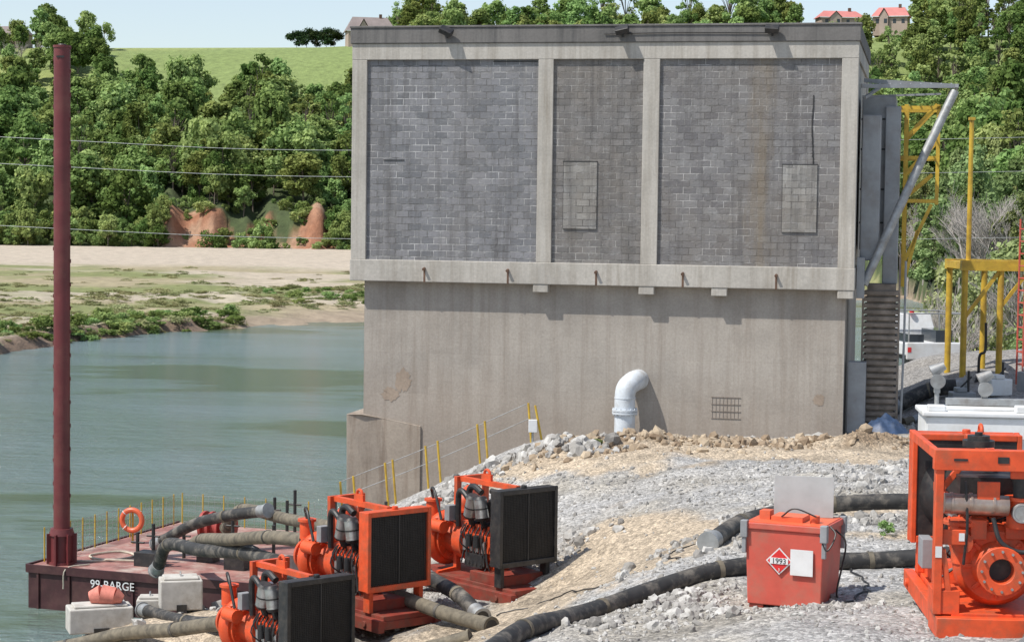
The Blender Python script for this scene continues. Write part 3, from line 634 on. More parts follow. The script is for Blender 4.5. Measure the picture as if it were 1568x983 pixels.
for i in range(13): rl.cyl((.2+i*.7,7.8,1.1),(.2+i*.7,7.8,2.05),.02,.02,6)
rl.obj('rail_posts',YELLOW,bg)
rw=MB()
for z in np.arange(1.2,2.05,.16): rw.cyl((.12,.6,z),(.12,7.6,z),.006,.006,4,False).cyl((.2,7.8,z),(8.6,7.8,z),.006,.006,4,False)
for y in np.arange(.6,7.6,.2): rw.cyl((.12,y,1.12),(.12,y,2.0),.005,.005,4,False)
for x in np.arange(.2,8.6,.22): rw.cyl((x,7.8,1.12),(x,7.8,2.0),.005,.005,4,False)
rw.obj('rail_mesh',GALV,bg)
dg=MB()
for x,y,h in((2.6,1.2,.9),(2.9,1.5,1.1),(3.4,1.2,.7),(4.2,3.5,1.2),(4.8,5.6,1.3),(5.3,5.8,1.1),(6.2,5.8,1.35),(6.9,5.2,.9),(3.2,2.6,.9),(5.6,3.2,1.0),(3.9,6.6,1.2),(4.4,6.9,1.4),(7.4,6.6,1.3)):
    dg.cyl((x,y,1.1),(x,y,1.1+h),.05,.05,8); dg.cyl((x-.2,y,1.1+h*.7),(x+.2,y,1.1+h*.7),.03,.03,6)
dg.box(2.6,3.3,1.0,1.5,1.13,1.5).box(3.8,4.3,2.2,2.6,1.13,1.6).box(5.0,5.6,1.5,2.4,1.13,1.55).tube([(3.0,3.4,1.2),(3.8,3.9,1.5),(4.8,3.8,1.25)],.1,8,4)
dg.obj('deck_bollards',BLACK,bg,bevel=.01)
wn=MB().cyl((2.3,5.4,1.55),(3.1,5.4,1.55),.28,.28,20)
for k in(2.26,2.5,2.8,3.06): wn.cyl((k,5.4,1.55),(k+.08,5.4,1.55),.42,.42,20)
wn.box(2.3,3.1,5.1,5.7,1.13,1.3); wn.obj('winch_drum',simple('winch_red',(.35,.06,.05)),bg,smooth=True)
MB().tube([(.9,.9,1.15),(1.7,1.3,1.17),(1.9,2.2,1.16),(1.2,2.6,1.17),(.8,1.8,1.17),(1.4,1.2,1.2),(2.4,1.5,1.17)],.03,6,6).obj('rope_coil',ROPE,bg,smooth=True)
MB().tube([(1.5,.6,1.16),(1.2,-.05,1.12),(1.15,-.1,.6)],.02,6,5).obj('mooring_line',ROPE,bg)
lr=empty('life_ring',(-10.63,54.8,1.80),0); MB().ring((0,0,0),(.15,1,0),.29,.075,36,10).obj('ring',REDH,lr,smooth=True)
MB().cyl((0,.1,-.75),(0,.1,.3),.03).obj('post',YELLOW,lr)
w=MB()
for k in range(4):
    an=R(45+90*k); w.ring((math.cos(an)*.29,0,math.sin(an)*.29),(-math.sin(an),0,math.cos(an)),.074,.012,16,5)
w.obj('bands',WHITE,lr)
sd=empty('spud_pile',(-11.86,51.55,0))
MB().cyl((0,0,-2),(0,0,14.72),.215,.215,24).cyl((0,0,14.72),(0,0,14.78),.235,.235,24).cyl((0,0,1.1),(0,0,1.9),.29,.29,24).cyl((0,0,1.9),(0,0,2.08),.33,.29,24).cyl((0,0,.9),(0,0,1.2),.36,.34,24).obj('pile_tube',MAROON,sd,smooth=True)
rg=MB()
for i in range(7): rg.box(.27,.40,-.02,.02,1.15,1.95,Matrix.Rotation(2*math.pi*i/7,4,'Z'))
for z in np.arange(2.6,14.4,.62): rg.box(-.235,-.2,-.02,.02,z,z+.1).box(.2,.235,-.02,.02,z+.3,z+.4)
rg.obj('collar_ribs',MAROON,sd)
MB().cyl((0,0,14.78),(0,0,14.82),.12,.1,16).box(-.1,.1,-.225,-.2,14.45,14.5).obj('cap',BLACK,sd)

def cblock(x,y,w,d,h,rz,z):
    e=empty('concrete_block',(x,y,z-.05),rz); M=MB().box(-w/2,w/2,-d/2,d/2,0,h).box(-w*.42,w*.42,-d*.4,d*.4,h,h+.06); M.obj('block',CBLOCK,e,bevel=.05)
    MB().ring((0,0,h+.06),(1,0,0),.09,.015,14,5).obj('lift_loop',STEEL,e)
    MB().box(-w*.12,w*.12,-d/2-.02,d/2+.02,-.02,h*.2).obj('fork_slot',BLACK,e)
cblock(-7.5,44.4,.95,.7,.68,.25,1.5); cblock(-9.1,43.2,1.4,.7,.55,.35,1.22); cblock(-8.3,45.0,.6,.5,.3,.1,1.3)

# ---------------------------------------------------------------- pumps
def flange(mb,p,ax,r,t=.05,n=24,bolts=10):
    p=Vector(p);ax=Vector(ax).normalized(); mb.cyl(p-ax*t/2,p+ax*t/2,r,r,n)
    a=ax.orthogonal().normalized();b=ax.cross(a)
    for i in range(bolts):
        an=2*math.pi*i/bolts; q=p+(a*math.cos(an)+b*math.sin(an))*r*.86; mb.cyl(q-ax*t*.95,q+ax*t*.95,.018,.018,6)
def pump(loc,rz,radm=ORANGE,portal=False,name='diesel_pump',sc=1.0):
    e=empty(name,loc,rz); e.scale=(sc,sc,sc); O=MB(); D=MB(); B=MB(); St=MB(); G=MB(); Rr=random.Random(3)
    for y in(-.68,.68): D.box(-1.8,1.75,y-.07,y+.07,0,.24)
    for x in(-1.75,-.9,0,.9,1.65): D.box(x-.06,x+.06,-.61,.61,.04,.2)
    D.box(-1.7,1.7,-.6,.6,.2,.30); D.box(.2,1.2,-.55,.55,.30,.5)
    for y in(-.76,.76):
        for x in(-1.4,1.3): D.cyl((x,y-.03,.12),(x,y+.03,.12),.06,.06,12)
    zb=.72
    RM=MB(); RM.box(1.08,1.35,-.75,-.68,zb,2.25).box(1.08,1.35,.68,.75,zb,2.25).box(1.08,1.35,-.68,.68,2.16,2.25).box(1.08,1.35,-.68,.68,zb,zb+.1)
    RM.box(1.35,1.40,-.76,-.68,zb-.01,2.26).box(1.35,1.40,.68,.76,zb-.01,2.26).box(1.35,1.40,-.68,.68,2.16,2.26).box(1.35,1.40,-.68,.68,zb-.01,zb+.1)
    RM.cyl((1.22,0,2.25),(1.22,0,2.31),.06,.06,12)
    for y in(-.6,.6): RM.box(1.1,1.3,y-.05,y+.05,.3,zb)
    RM.obj('radiator_frame',radm,e,bevel=.012)
    B.box(1.1,1.30,-.679,.679,zb+.101,2.159)
    gr=MB()
    for i in range(40): gr.box(1.345,1.357,-.67,.67,zb+.12+i*.033,zb+.13+i*.033)
    for i in range(34): gr.box(1.357,1.366,-.66+i*.0397,-.652+i*.0397,zb+.1,2.16)
    gr.box(1.36,1.38,-.012,.012,zb+.1,2.16)
    gr.obj('radiator_grille',GRILLE,e)
    B.cyl((.70,0,1.42),(1.1,0,1.42),.45,.64,24)
    for k in range(6): B.box(.66,.69,-.05,.05,.05,.42,Matrix.Translation((0,0,1.42))@Matrix.Rotation(k*math.pi/3,4,'X'))
    O.box(-.35,.6,-.26,.26,.7,1.3).box(-.3,.55,-.2,.2,.5,.7).box(-.3,.55,-.32,-.26,.85,1.2).box(-.25,.5,.26,.33,.8,1.15)
    for i in range(5): O.box(-.3+i*.175,-.17+i*.175,-.30,.30,1.3,1.4)
    B.box(-.28,.52,-.15,.15,1.4,1.52); O.cyl((-.62,0,.98),(-.35,0,.98),.40,.40,24); O.cyl((-.36,0,.98),(-.30,0,.98),.44,.44,24)
    for y,z in((.18,1.3),(-.18,1.3),(0,.9),(.25,1.0)): B.cyl((.60,y,z),(.66,y,z),.12,.12,16)
    B.cyl((.62,0,1.15),(.64,0,1.15),.3,.3,20)
    B.box(-.1,.45,-.44,-.34,.55,.82).cyl((.0,-.42,.95),(.0,-.42,1.2),.07).cyl((.25,-.42,.95),(.25,-.42,1.2),.07)
    for i in range(4): St.cyl((-.2+i*.2,-.36,.85),(-.2+i*.2,-.36,1.08),.05,.05,10); 
    for i in range(8): B.tube([(-.3+i*.12,-.3,1.35),(-.27+i*.12,-.42,1.2),(-.2+i*.1,-.38,.95),(-.2+i*.12,-.45,.6)],.017,5,4)
    St.cyl((-.3,.36,1.28),(.5,.36,1.28),.055,.055,10).cyl((.0,.42,1.45),(.2,.42,1.45),.13,.13,16)
    B.tube([(.1,.42,1.45),(.1,.42,1.8),(-.05,.42,1.95),(-.3,.40,1.98)],.06,10,5)
    B.tube([(.35,-.1,1.5),(.45,-.25,1.8),(.6,-.3,1.95),(1.1,-.3,1.95)],.05,10,5)
    B.tube([(-.35,-.1,1.55),(-.4,-.1,2.0),(-.25,-.1,2.12),(.0,-.1,2.02)],.07,10,5)
    B.tube([(-.5,-.3,1.3),(-.45,-.35,1.9),(-.3,-.38,2.05),(-.05,-.38,1.9)],.06,10,5)
    for x,y,tl in((-.02,-.38,.12),(.40,-.40,-.05)):
        p0=Vector((x,y,1.58)); p1=Vector((x+tl,y-.02,1.96)); d_=(p1-p0).normalized()
        St.cyl(p0,p1,.14,.14,20); B.cyl(p1,p1+d_*.05,.15,.11,20).cyl(p0-d_*.06,p0,.11,.15,20)
        B.cyl(p0+d_*.17,p0+d_*.2,.146,.146,20).tube([(x,y,1.55),(x,y*.8,1.4),(x,-.1,1.45)],.06,8,4)
    St.cyl((-.62,.25,1.5),(-.62,.25,1.85),.12,.12,16)
    if portal: O.box(-.86,-.76,-.72,-.60,.3,2.15)
    else: O.box(-.86,-.76,-.14,-.02,.3,2.15).beam((-.81,-.08,.35),(-.81,-.6,.3),.08)
    O.box(-.86,-.76,.60,.72,.3,2.15).box(-.86,-.76,-.14,.72,2.15,2.27).box(-.80,1.05,-.06,.06,2.17,2.27)
    O.box(-.1,.2,-.03,.03,2.27,2.40); O.ring((.05,0,2.40),(0,1,0),.09,.03,20,8); O.beam((-.81,.66,1.7),(-.81,.3,2.15),.08)
    vx=-1.22; vz=.85 if portal else .95; k_=.9 if portal else 1.0
    O.cyl((vx-.16,0,vz),(vx+.16,0,vz),.50*k_,.50*k_,36); O.ring((vx,0,vz),(1,0,0),.42*k_,.17*k_,36,12)
    O.cyl((vx-.30,0,vz),(vx-.16,0,vz),.25*k_,.36*k_,28); O.cyl((vx+.16,0,vz),(-.62,0,.95),.33,.25,24)
    for i in range(8):
        an=i*math.pi/4; O.beam((vx-.17,math.cos(an)*.2,vz+math.sin(an)*.2),(vx-.17,math.cos(an)*.46*k_,vz+math.sin(an)*.46*k_),.03,.05)
    flange(O,(vx+.22,0,vz),(1,0,0),.46,.05,30,14)
    n=28; rr=[(.25,vx-.30),(.25,vx-.5),(.34,vx-.5),(.34,vx-.56),(.175,vx-.56),(.165,vx-.35)]
    vs=[];fs=[]
    for r_,x_ in rr:
        for i in range(n): vs.append((x_,math.cos(2*math.pi*i/n)*r_*k_,vz+math.sin(2*math.pi*i/n)*r_*k_))
    for j in range(len(rr)-1):
        for i in range(n): fs.append((j*n+i,j*n+(i+1)%n,(j+1)*n+(i+1)%n,(j+1)*n+i))
    O.add(vs,fs); B.cyl((vx-.36,0,vz),(vx-.35,0,vz),.165*k_,.165*k_,24)
    for i in range(12):
        an=2*math.pi*i/12; St.cyl((vx-.59,math.cos(an)*.28*k_,vz+math.sin(an)*.28*k_),(vx-.48,math.cos(an)*.28*k_,vz+math.sin(an)*.28*k_),.018,.018,6)
    O.cyl((vx,.42*k_,vz),(vx,.42*k_,vz+.5),.17,.17,20); flange(O,(vx,.42*k_,vz+.53),(0,0,1),.29)
    if not portal: O.tube([(vx,.42,1.5),(vx,.45,1.68),(vx-.1,.62,1.8),(vx-.3,.9,1.8)],.16,16,5)
    O.cyl((vx-.2,-.25,1.35),(vx-.2,-.25,1.70),.15,.15,18).cyl((vx-.2,-.25,1.70),(vx-.2,-.25,1.75),.19,.19,18)
    O.box(vx-.2,vx+.1,-.4,-.1,1.2,1.38); O.cyl((vx+.1,-.5,1.25),(vx+.5,-.5,1.25),.13,.13,16)
    B.tube([(vx-.2,-.25,1.75),(vx-.2,-.3,1.95),(vx+.1,-.45,1.95),(vx+.4,-.5,1.4)],.03,8,5)
    G.box(-.72,-.56,-.5,-.28,1.4,1.72); G.box(.3,.7,.55,.7,.5,.9)
    for k in range(12):
        x0=Rr.uniform(-1.3,.5); B.tube([(x0,Rr.uniform(-.4,.4),1.4),(x0+.15,Rr.uniform(-.6,.6),1.0),(x0+.3,Rr.uniform(-.6,.6),.5)],.016,5,5)
    if portal:
        O.box(-1.72,-1.61,-.83,-.73,.28,2.30).box(-1.72,-1.61,.73,.83,.28,2.30).box(-1.74,-1.58,-.86,.86,2.10,2.36).box(-1.66,-1.60,-.72,-.1,2.0,2.10)
        O.box(-1.66,.95,.74,.82,2.2,2.32).box(-1.66,.95,-.82,-.74,2.2,2.32).box(-.2,.8,-.5,.5,1.5,1.62)
        O.box(-1.64,-1.60,.42,.72,1.15,1.34).box(-1.70,-1.2,.5,.83,.28,.58).box(-1.85,-1.1,-.8,.8,.0,.26).box(-1.5,-1.3,.15,.35,1.2,1.45).box(-1.62,-1.58,.02,.3,1.72,1.95)
        O.beam((-1.66,.6,.3),(-1.66,.72,1.1),.07).beam((-1.66,-.6,.3),(-1.66,-.72,1.0),.07)
        M_=MB(); M_.cyl((-1.52,.70,1.66),(-1.52,-.10,1.64),.13,.13,24)
        for yk in(.62,.38,.1): M_.cyl((-1.52,yk,1.66),(-1.52,yk-.03,1.66),.14,.14,24)
        M_.obj('muffler',HOT,e,smooth=True)
        St.cyl((-1.60,-.26,1.56),(-1.40,-.26,1.56),.13,.13,20).ring((-1.6,-.26,1.56),(1,0,0),.11,.02,20,6); B.cyl((-1.52,-.25,1.75),(-1.52,-.25,2.08),.09,.12,16)
        B.cyl((-1.3,.25,2.36),(-1.3,.25,2.44),.2,.2,20).cyl((-1.3,.25,2.44),(-1.3,.25,2.5),.14,.14,20).cyl((-1.3,.25,2.5),(-1.3,.25,2.54),.05,.05,12)
        B.tube([(-1.62,.1,1.5),(-1.7,.0,1.2),(-1.75,-.3,1.1),(-1.7,-.55,1.35)],.03,8,6).box(-1.2,.6,-.45,.45,1.62,1.95)
        B.tube([(-1.6,.45,1.95),(-1.64,.42,1.4),(-1.6,.45,.9)],.02,6,5); B.tube([(-1.6,-.6,1.9),(-1.7,-.5,1.1),(-1.6,-.6,.7)],.025,6,5)
        O.cyl((-1.5,.45,1.15),(-1.3,.45,1.15),.14,.14,18).box(-1.55,-1.25,-.7,-.42,.9,1.3)
        W_=MB(); W_.box(-1.748,-1.742,.45,.62,2.22,2.25).box(-1.748,-1.742,-.8,-.55,2.19,2.26).box(-1.748,-1.742,-.06,.08,2.2,2.28); W_.obj('labels',BLACK,e)
        MB().box(-1.728,-1.722,.74,.82,1.0,1.14).box(-1.645,-1.641,.45,.52,1.2,1.3).obj('decals',WHITE,e)
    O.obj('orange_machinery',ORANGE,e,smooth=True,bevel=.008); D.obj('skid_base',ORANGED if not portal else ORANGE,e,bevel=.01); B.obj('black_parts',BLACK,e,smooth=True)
    St.obj('steel_parts',STEEL,e,smooth=True); G.obj('control_box',GREYP,e,bevel=.01)
    return e
pump((-3.00,38.55,2.56),R(-50),ORANGE)
pump((-.50,40.0,2.80),R(-50),BLACK)
pump((-4.35,37.0,1.50),R(-50),BLACK)
pump((5.84,24.2,5.66),R(86),ORANGE,True,sc=.93)

# ---------------------------------------------------------------- hoses
def hose(name,pts,r,mat,onground=True,ends=True,rings=True):
    e=empty(name,(0,0,0)); P=[(x,y,(gzs(x,y)+r*.8+(z or 0)) if onground else z) for x,y,z in pts]
    MB().tube(P,r,18,8).obj('hose',mat,e,smooth=True)
    if rings:
        k=MB()
        for a_,b_ in list(zip(P[:-1],P[1:]))[1::2]:
            a_=Vector(a_);b_=Vector(b_);d=(b_-a_).normalized(); k.cyl(a_-d*.04,a_+d*.04,r*1.07,r*1.07,18)
        k.obj('bands',TANH if mat is RUBBER else RUBBER,e,smooth=True)
    if ends:
        k=MB(); a_=Vector(P[0]);d=(Vector(P[1])-a_).normalized(); k.cyl(a_-d*.22,a_+d*.1,r*1.08,r*1.08,20).cyl(a_-d*.24,a_-d*.20,r*1.3,r*1.3,20)
        a_=Vector(P[-1]);d=(a_-Vector(P[-2])).normalized(); k.cyl(a_-d*.1,a_+d*.22,r*1.08,r*1.08,20).cyl(a_+d*.20,a_+d*.24,r*1.3,r*1.3,20)
        k.obj('couplings',GALV if mat is RUBBER else TANH,e,smooth=True)
        k=MB(); a_=Vector(P[-1]); k.cyl(a_+d*.235,a_+d*.245,r*.9,r*.9,20); k.obj('bore',BLACK,e)
hose('discharge_hose',[(-.35,24.0,.05),(.2,25.5,0),(.75,26.8,0),(1.35,28.0,0),(2.2,28.9,0),(3.2,29.5,.02),(4.4,29.9,0),(5.6,30.1,0),(7.2,30.2,0),(9,30,0)],.135,RUBBER)
hose('suction_hose',[(3.45,33.0,.02),(4.1,34.4,.03),(5.0,35.6,.05),(6.0,36.1,.1),(7.3,36.1,.15),(9,36,.1)],.15,RUBBER)
hose('coupled_pipe',[(6.4,23.2,-.0),(6.0,22.1,.02),(5.7,21.2,.05)],.1,RUBBER)
hose('barge_hose',[(-4.3,40.5,3.7),(-5.2,42.0,3.5),(-6.4,44.6,3.0),(-7.5,47.5,2.5),(-8.2,50,1.9)],.15,TANH,False)
hose('barge_hose',[(-4.7,41.0,3.1),(-6.0,44.0,2.8),(-7.4,46.6,2.4),(-8.5,48.5,2.2),(-8.9,49.3,1.5)],.16,RUBBER,False)
hose('barge_hose',[(-2.0,42.5,3.4),(-3.6,45.5,3.1),(-5.6,49,2.8),(-7.2,52.5,2.5),(-7.8,54,1.8)],.15,TANH,False)
hose('barge_hose',[(-6.3,49.6,2.9),(-7.4,50.6,2.6),(-8.4,51.6,2.2),(-9.4,52.4,1.6)],.15,RUBBER,False)
hose('barge_hose',[(-5.9,39.2,2.2),(-6.9,40.2,1.85),(-8.2,41.6,1.45),(-9.6,42.3,1.0),(-12.2,43.4,.35)],.15,TANH,False)
hose('barge_hose',[(-5.9,40.6,1.9),(-7.0,42.2,1.6),(-8.2,44.0,1.45)],.14,RUBBER,False)
hose('steel_pipe',[(-2.2,38.3,3.0),(-1.3,37.0,2.95),(-.45,35.9,2.95)],.14,TANH,False)
hose('steel_pipe',[(-1.6,39.1,3.2),(-1.0,38.0,3.1),(-.6,37.2,2.9)],.15,RUBBER,False)
hose('discharge_hose',[(-3.4,36.4,.2),(-2.7,35.8,.05),(-1.8,35.4,.0),(-.9,35.2,-.05)],.12,TANH)
hose('discharge_hose',[(-3.0,35.5,.2),(-2.6,34.9,.1),(-1.9,34.6,.0)],.12,RUBBER)
g=empty('red_float_bag',(-9.0,43.2,1.95)); MB().cyl((-.3,0,-.05),(-.05,0,.02),.14,.22,20).cyl((-.05,0,.02),(.25,0,-.02),.22,.20,20).cyl((.25,0,-.02),(.42,0,-.08),.20,.10,20).obj('bag',simple('faded_pink_red',(.6,.2,.15),.7),g,smooth=True)
gc=empty('ground_cables'); q=MB()
for pts in ([(2.9,32.6),(2.6,33.6),(3.4,34.4),(4.6,34.2),(5.4,33.2)],[(4.7,26.9),(5.1,27.6),(5.3,28.9),(5.2,30.2)],[(-.2,36.8),(.7,36.4),(1.2,35.0),(1.7,33.0)]):
    P=[Vector((x,y,0)) for x,y in pts]; dense=[]
    for a_,b_ in zip(P[:-1],P[1:]):
        for k in range(8):
            v_=a_.lerp(b_,k/8); dense.append((v_.x+.05*math.sin(k+v_.y*3),v_.y,gzs(v_.x,v_.y)+.015))
    q.tube(dense,.014,6,1)
q.obj('cables',BLACK,gc,smooth=True)

# ---------------------------------------------------------------- fuel box
fb=empty('fuel_tank_box',(4.02,27.45,5.06),R(-24))
MB().box(-.56,.56,-.5,.5,.06,1.12,None,.035).obj('tank_body',REDBOX,fb,bevel=.015)
MB().box(-.585,.585,-.525,.525,1.12,1.21).obj('top_rim',REDBOX,fb,bevel=.012)
MB().box(-.55,.55,-.49,.49,1.21,1.22).box(-.25,.2,-.3,.1,1.22,1.29).cyl((.35,-.2,1.22),(.35,-.2,1.32),.07).box(-.45,-.3,-.2,0,1.22,1.34).obj('top_plate',REDH,fb)
MB().box(-.5,-.3,-.45,.45,0,.06).box(.3,.5,-.45,.45,0,.06).obj('feet',ORANGED,fb)
ck=MB()
for x in(-.57,.57):
    for y in(-.51,.51): ck.box(x-.05,x+.05,y-.05,y+.05,1.0,1.24); ck.box(x-.03,x+.03,y-.03,y+.03,.78,1.0)
ck.obj('corner_brackets',GREYP,fb,bevel=.01)
Ml=Matrix.Translation((.06,.25,1.22))@Matrix.Rotation(R(13),4,'Z')@Matrix.Rotation(R(-12),4,'X')
MB().box(-.42,.42,-.012,.012,0,.58,Ml).obj('open_lid',LID,fb,bevel=.004)
Mp=Matrix.Translation((-.06,-.512,.70))@Matrix.Rotation(R(1.9),4,'X')@Matrix.Rotation(R(45),4,'Y')
MB().box(-.135,.135,-.004,.0,-.135,.135,Mp).obj('placard_border',WHITE,fb); MB().box(-.118,.118,-.008,-.004,-.118,.118,Mp).obj('placard_face',PLAC,fb)
MB().box(-.13,.13,-.528,-.52,.66,.745,Matrix.Translation((-.06,0,0))).obj('placard_strip',WHITE,fb)
def text(body,size,loc,par,mat,name,rot=(R(90),0,0)):
    t=bpy.data.curves.new(name,'FONT'); t.body=body; t.size=size; t.extrude=.001; t.align_x='CENTER'; t.materials.append(mat)
    o=bpy.data.objects.new(name,t); COL.objects.link(o); o.parent=par; o.location=loc; o.rotation_euler=rot
text('1993',.105,(-.06,-.531,.668),fb,BLACK,'placard_number'); text('3',.06,(-.06,-.528,.56),fb,WHITE,'placard_class')
MB().box(.10,.42,-.522,-.512,.52,.88).obj('paper_sheet',WHITE,fb)
MB().tube([(.57,.1,1.1),(.72,.1,.9),(.66,-.1,.3),(.6,.2,.1)],.014,6,6).tube([(.5,-.5,1.1),(.62,-.55,.9),(.7,-.4,1.1),(.6,-.3,1.2)],.012,6,6).tube([(-.1,-.3,1.29),(.1,-.35,1.42),(.4,-.3,1.32)],.012,6,6).obj('fuel_lines',BLACK,fb,smooth=True)
MB().tube([(-.2,-.6,.02),(.1,-.75,0.0),(.5,-.6,.03),(.9,-.2,.0)],.012,6,6).obj('ground_cable',BLACK,fb)

# ---------------------------------------------------------------- light tower
lt=empty('portable_light_tower',(8.25,33.4,gzs(8.2,33.2)+.08),R(-6))
MB().box(-1.2,1.3,-.6,.6,.6,1.85).obj('cabinet',WHITE,lt,bevel=.05)
MB().box(-1.25,1.35,-.65,.65,1.85,1.93).obj('cabinet_roof',WHITE,lt,bevel=.02)
q=MB()
for i in range(9): q.box(-.9,-.2,-.61,-.6,.9+i*.07,.93+i*.07)
q.box(.2,.9,-.61,-.6,.8,1.5); q.obj('louvres',GREYP,lt)
wh=MB()
for y in(-.72,.72): wh.cyl((0,y-.09,.33),(0,y+.09,.33),.33,.33,24)
wh.obj('wheels',BLACK,lt,smooth=True)
MB().box(-1.3,1.4,-.5,.5,.45,.6).box(-.4,.4,-.8,-.62,.62,.68).obj('chassis',BLACK,lt)
MB().box(-.8,.9,-.3,.2,1.93,1.99).box(-1.15,-.85,-.55,-.3,1.93,2.03).box(.3,.8,-.6,-.35,1.93,2.05).obj('roof_gear',WHITE,lt,bevel=.02)
MB().box(-.8,1.6,-.1,.1,2.0,2.12).box(.9,1.1,-.15,.15,1.93,2.4).cyl((-.95,0,1.9),(-.95,0,2.4),.04).cyl((-.15,0,1.9),(-.15,0,2.3),.04).obj('folded_mast',GALV,lt,bevel=.01)
h=MB()
for x,z in((-.95,2.40),(-.15,2.28)):
    h.cyl((x,-.12,z),(x,.12,z+.05),.13,.08,18).cyl((x-.1,0,z+.15),(x+.12,.0,z+.27),.12,.07,16).box(x-.05,x+.05,-.05,.05,z-.2,z)
h.obj('lamp_heads',GALV,lt,smooth=True)

# ---------------------------------------------------------------- yellow gantry, tower, truck
yg=empty('yellow_pipe_gantry',(15.7,68,4.6)); q=MB()
for x,y in((0,0),(1.25,0),(0,2.4),(1.25,2.4),(3.2,0),(3.2,2.4)): q.cyl((x,y,-.3),(x,y,4.2),.11,.11,12)
q.box(-.15,3.8,-.15,.15,4.2,4.55).box(-.15,3.8,2.25,2.55,4.2,4.55).box(-.15,.15,.15,2.25,4.25,4.5).beam((.05,0,2.6),(1.2,0,4.2),.12).beam((1.3,0,3.0),(2.2,0,4.2),.12)
q.cyl((.15,.2,4.5),(.15,.2,9.4),.09,.08,10).box(.05,.25,.1,.3,9.4,9.5); q.obj('frame',YELLOW,yg,smooth=True)
q=MB(); q.tube([(.55,-.1,0),(.55,-.1,1.2),(.75,-.1,1.45),(.75,-.1,2.4)],.05,8,5).tube([(.4,-.1,.2),(.6,-.1,.6),(.85,-.1,.25)],.07,8,5).obj('valve_piping',BLACK,yg,smooth=True)
lt2=empty('red_lattice_tower',(17.4,66.5,4.6)); q=MB()
for x,y in((0,0),(.8,0),(.8,.8),(0,.8)): q.cyl((x,y,-.2),(x,y,6.0),.035,.035,8)
for i in range(14):
    for (a0,b0),(a1,b1) in(((0,0),(.8,0)),((0,.8),(.8,.8)),((0,0),(0,.8))): q.cyl((a0,b0,.2+i*.42),(a1,b1,.2+i*.42),.022,.022,6)
    q.cyl((0 if i%2 else .8,0,.2+i*.42),(.8 if i%2 else 0,0,.62+i*.42),.018,.018,6)
q.obj('lattice',REDBOX,lt2)
tk=empty('white_service_truck',(16.95,80,4.42),.12)
MB().box(-1.2,1.2,-1.2,1.8,.65,1.15).box(-1.25,1.25,-1.3,-1.2,.5,1.2).box(-1.05,1.05,1.8,3.6,.7,1.5).obj('bed_body',WHITE,tk,bevel=.05)
MB().add([(-1.0,1.8,1.5),(1.0,1.8,1.5),(1.0,3.3,1.5),(-1.0,3.3,1.5),(-.85,2.0,2.2),(.85,2.0,2.2),(.85,3.0,2.2),(-.85,3.0,2.2)],[(0,1,5,4),(1,2,6,5),(2,3,7,6),(3,0,4,7),(4,5,6,7)]).obj('cab',WHITE,tk,bevel=.04)
MB().add([(-.8,1.83,1.6),(.8,1.83,1.6),(.72,1.98,2.1),(-.72,1.98,2.1)],[(0,1,2,3)]).box(-1.0,-.4,-.9,1.0,1.15,1.5).box(.2,.9,-.6,1.2,1.15,1.65).obj('rear_window_and_tools',GLASS,tk)
q=MB()
for x in(-.85,.85):
    for y in(-.3,2.9): q.cyl((x-.13,y,.38),(x+.13,y,.38),.38,.38,20)
q.box(-1.0,1.0,-1.2,3.2,.45,.65).obj('wheels_and_chassis',BLACK,tk)
q=MB(); 
for x in(-1.1,1.1):
    for y in(-1.1,1.6): q.cyl((x,y,1.15),(x,y,2.35),.03,.03,6)
for y in(-1.1,1.6): q.cyl((-1.1,y,2.35),(1.1,y,2.35),.03,.03,6)
for x in(-1.1,1.1): q.cyl((x,-1.1,2.35),(x,1.6,2.35),.03,.03,6)
q.obj('ladder_rack',GALV,tk); MB().box(-1.2,-1.05,-1.31,-1.29,.8,1.0).box(1.05,1.2,-1.31,-1.29,.8,1.0).cyl((0,1.9,2.2),(0,1.9,2.35),.1).obj('tail_lights',PLAC,tk)
hose('yard_pipe',[(13.0,66,.1),(14.2,66.4,.1),(15.2,66.2,.1)],.26,RUBBER)
hose('yard_pipe',[(12.9,63,.0),(14.5,63.5,.0),(17,63,.0)],.13,GREYP)
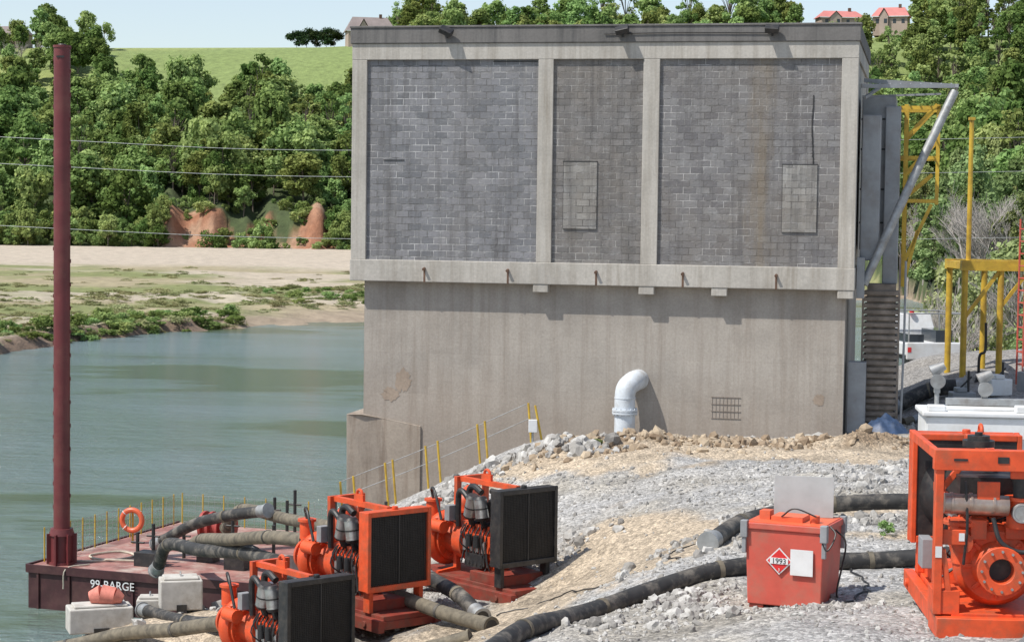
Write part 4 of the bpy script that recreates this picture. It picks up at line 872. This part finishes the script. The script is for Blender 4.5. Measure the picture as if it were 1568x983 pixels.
for i in range(3):
    x=14.9+i*1.3; y=64.5+i*.6
    e=empty('yard_equipment',(x,y,gzs(x,y)),.3*i)
    MB().box(-.4,.4,-.3,.3,0,.4+.15*i).box(-.25,.1,-.31,.2,.4+.15*i,.55+.15*i).obj('casing',GREYP if i!=1 else WHITE,e,bevel=.03); MB().cyl((.2,0,.4),(.2,0,1.1),.04).cyl((-.3,0,.3),(.3,0,.9),.03).obj('stack',BLACK,e)
wd=empty('weeds')
for x,y,s in((8.0,34.0,.12),(6.4,33.0,.09),(2.2,50.3,.1)): inst(PROB[0],wd,(x,y,gzs(x,y)-.02),s,'weed')

# ---------------------------------------------------------------- light, sky, camera
sunv=Vector((-.80,-.42,0)).normalized()*math.cos(R(57))+Vector((0,0,math.sin(R(57))))
sl=bpy.data.lights.new('sun','SUN'); sl.energy=5.0; sl.angle=R(.5); sl.color=(1,.955,.88)
so=bpy.data.objects.new('sun',sl); COL.objects.link(so); so.rotation_euler=sunv.to_track_quat('Z','Y').to_euler(); so.location=(0,0,60)
w=bpy.data.worlds.new('World'); S.world=w; w.use_nodes=True; nt=w.node_tree; bgd=nt.nodes['Background']
sk=N(nt,'ShaderNodeTexSky',sky_type='NISHITA'); sk.sun_disc=False; sk.sun_elevation=R(57); sk.sun_rotation=math.atan2(sunv.x,sunv.y); sk.air_density=1.0; sk.dust_density=.6; sk.ozone_density=1.5
hz=N(nt,'ShaderNodeHueSaturation'); hz.inputs['Saturation'].default_value=.72; hz.inputs['Value'].default_value=1.08
nt.links.new(sk.outputs[0],hz.inputs['Color']); nt.links.new(hz.outputs[0],bgd.inputs[0]); bgd.inputs[1].default_value=.145
cam=bpy.data.cameras.new('camera'); cam.lens=36*3000/1568; cam.sensor_width=36; cam.clip_end=5000; cam.clip_start=.1
co=bpy.data.objects.new('camera',cam); COL.objects.link(co)
co.matrix_world=Matrix.Translation((0,0,10.5))@Matrix.Rotation(R(90-3.08),4,'X')@Matrix.Rotation(.0131,4,'Z')
S.camera=co
S.view_settings.view_transform='Standard'; S.view_settings.look='None'; S.view_settings.exposure=0
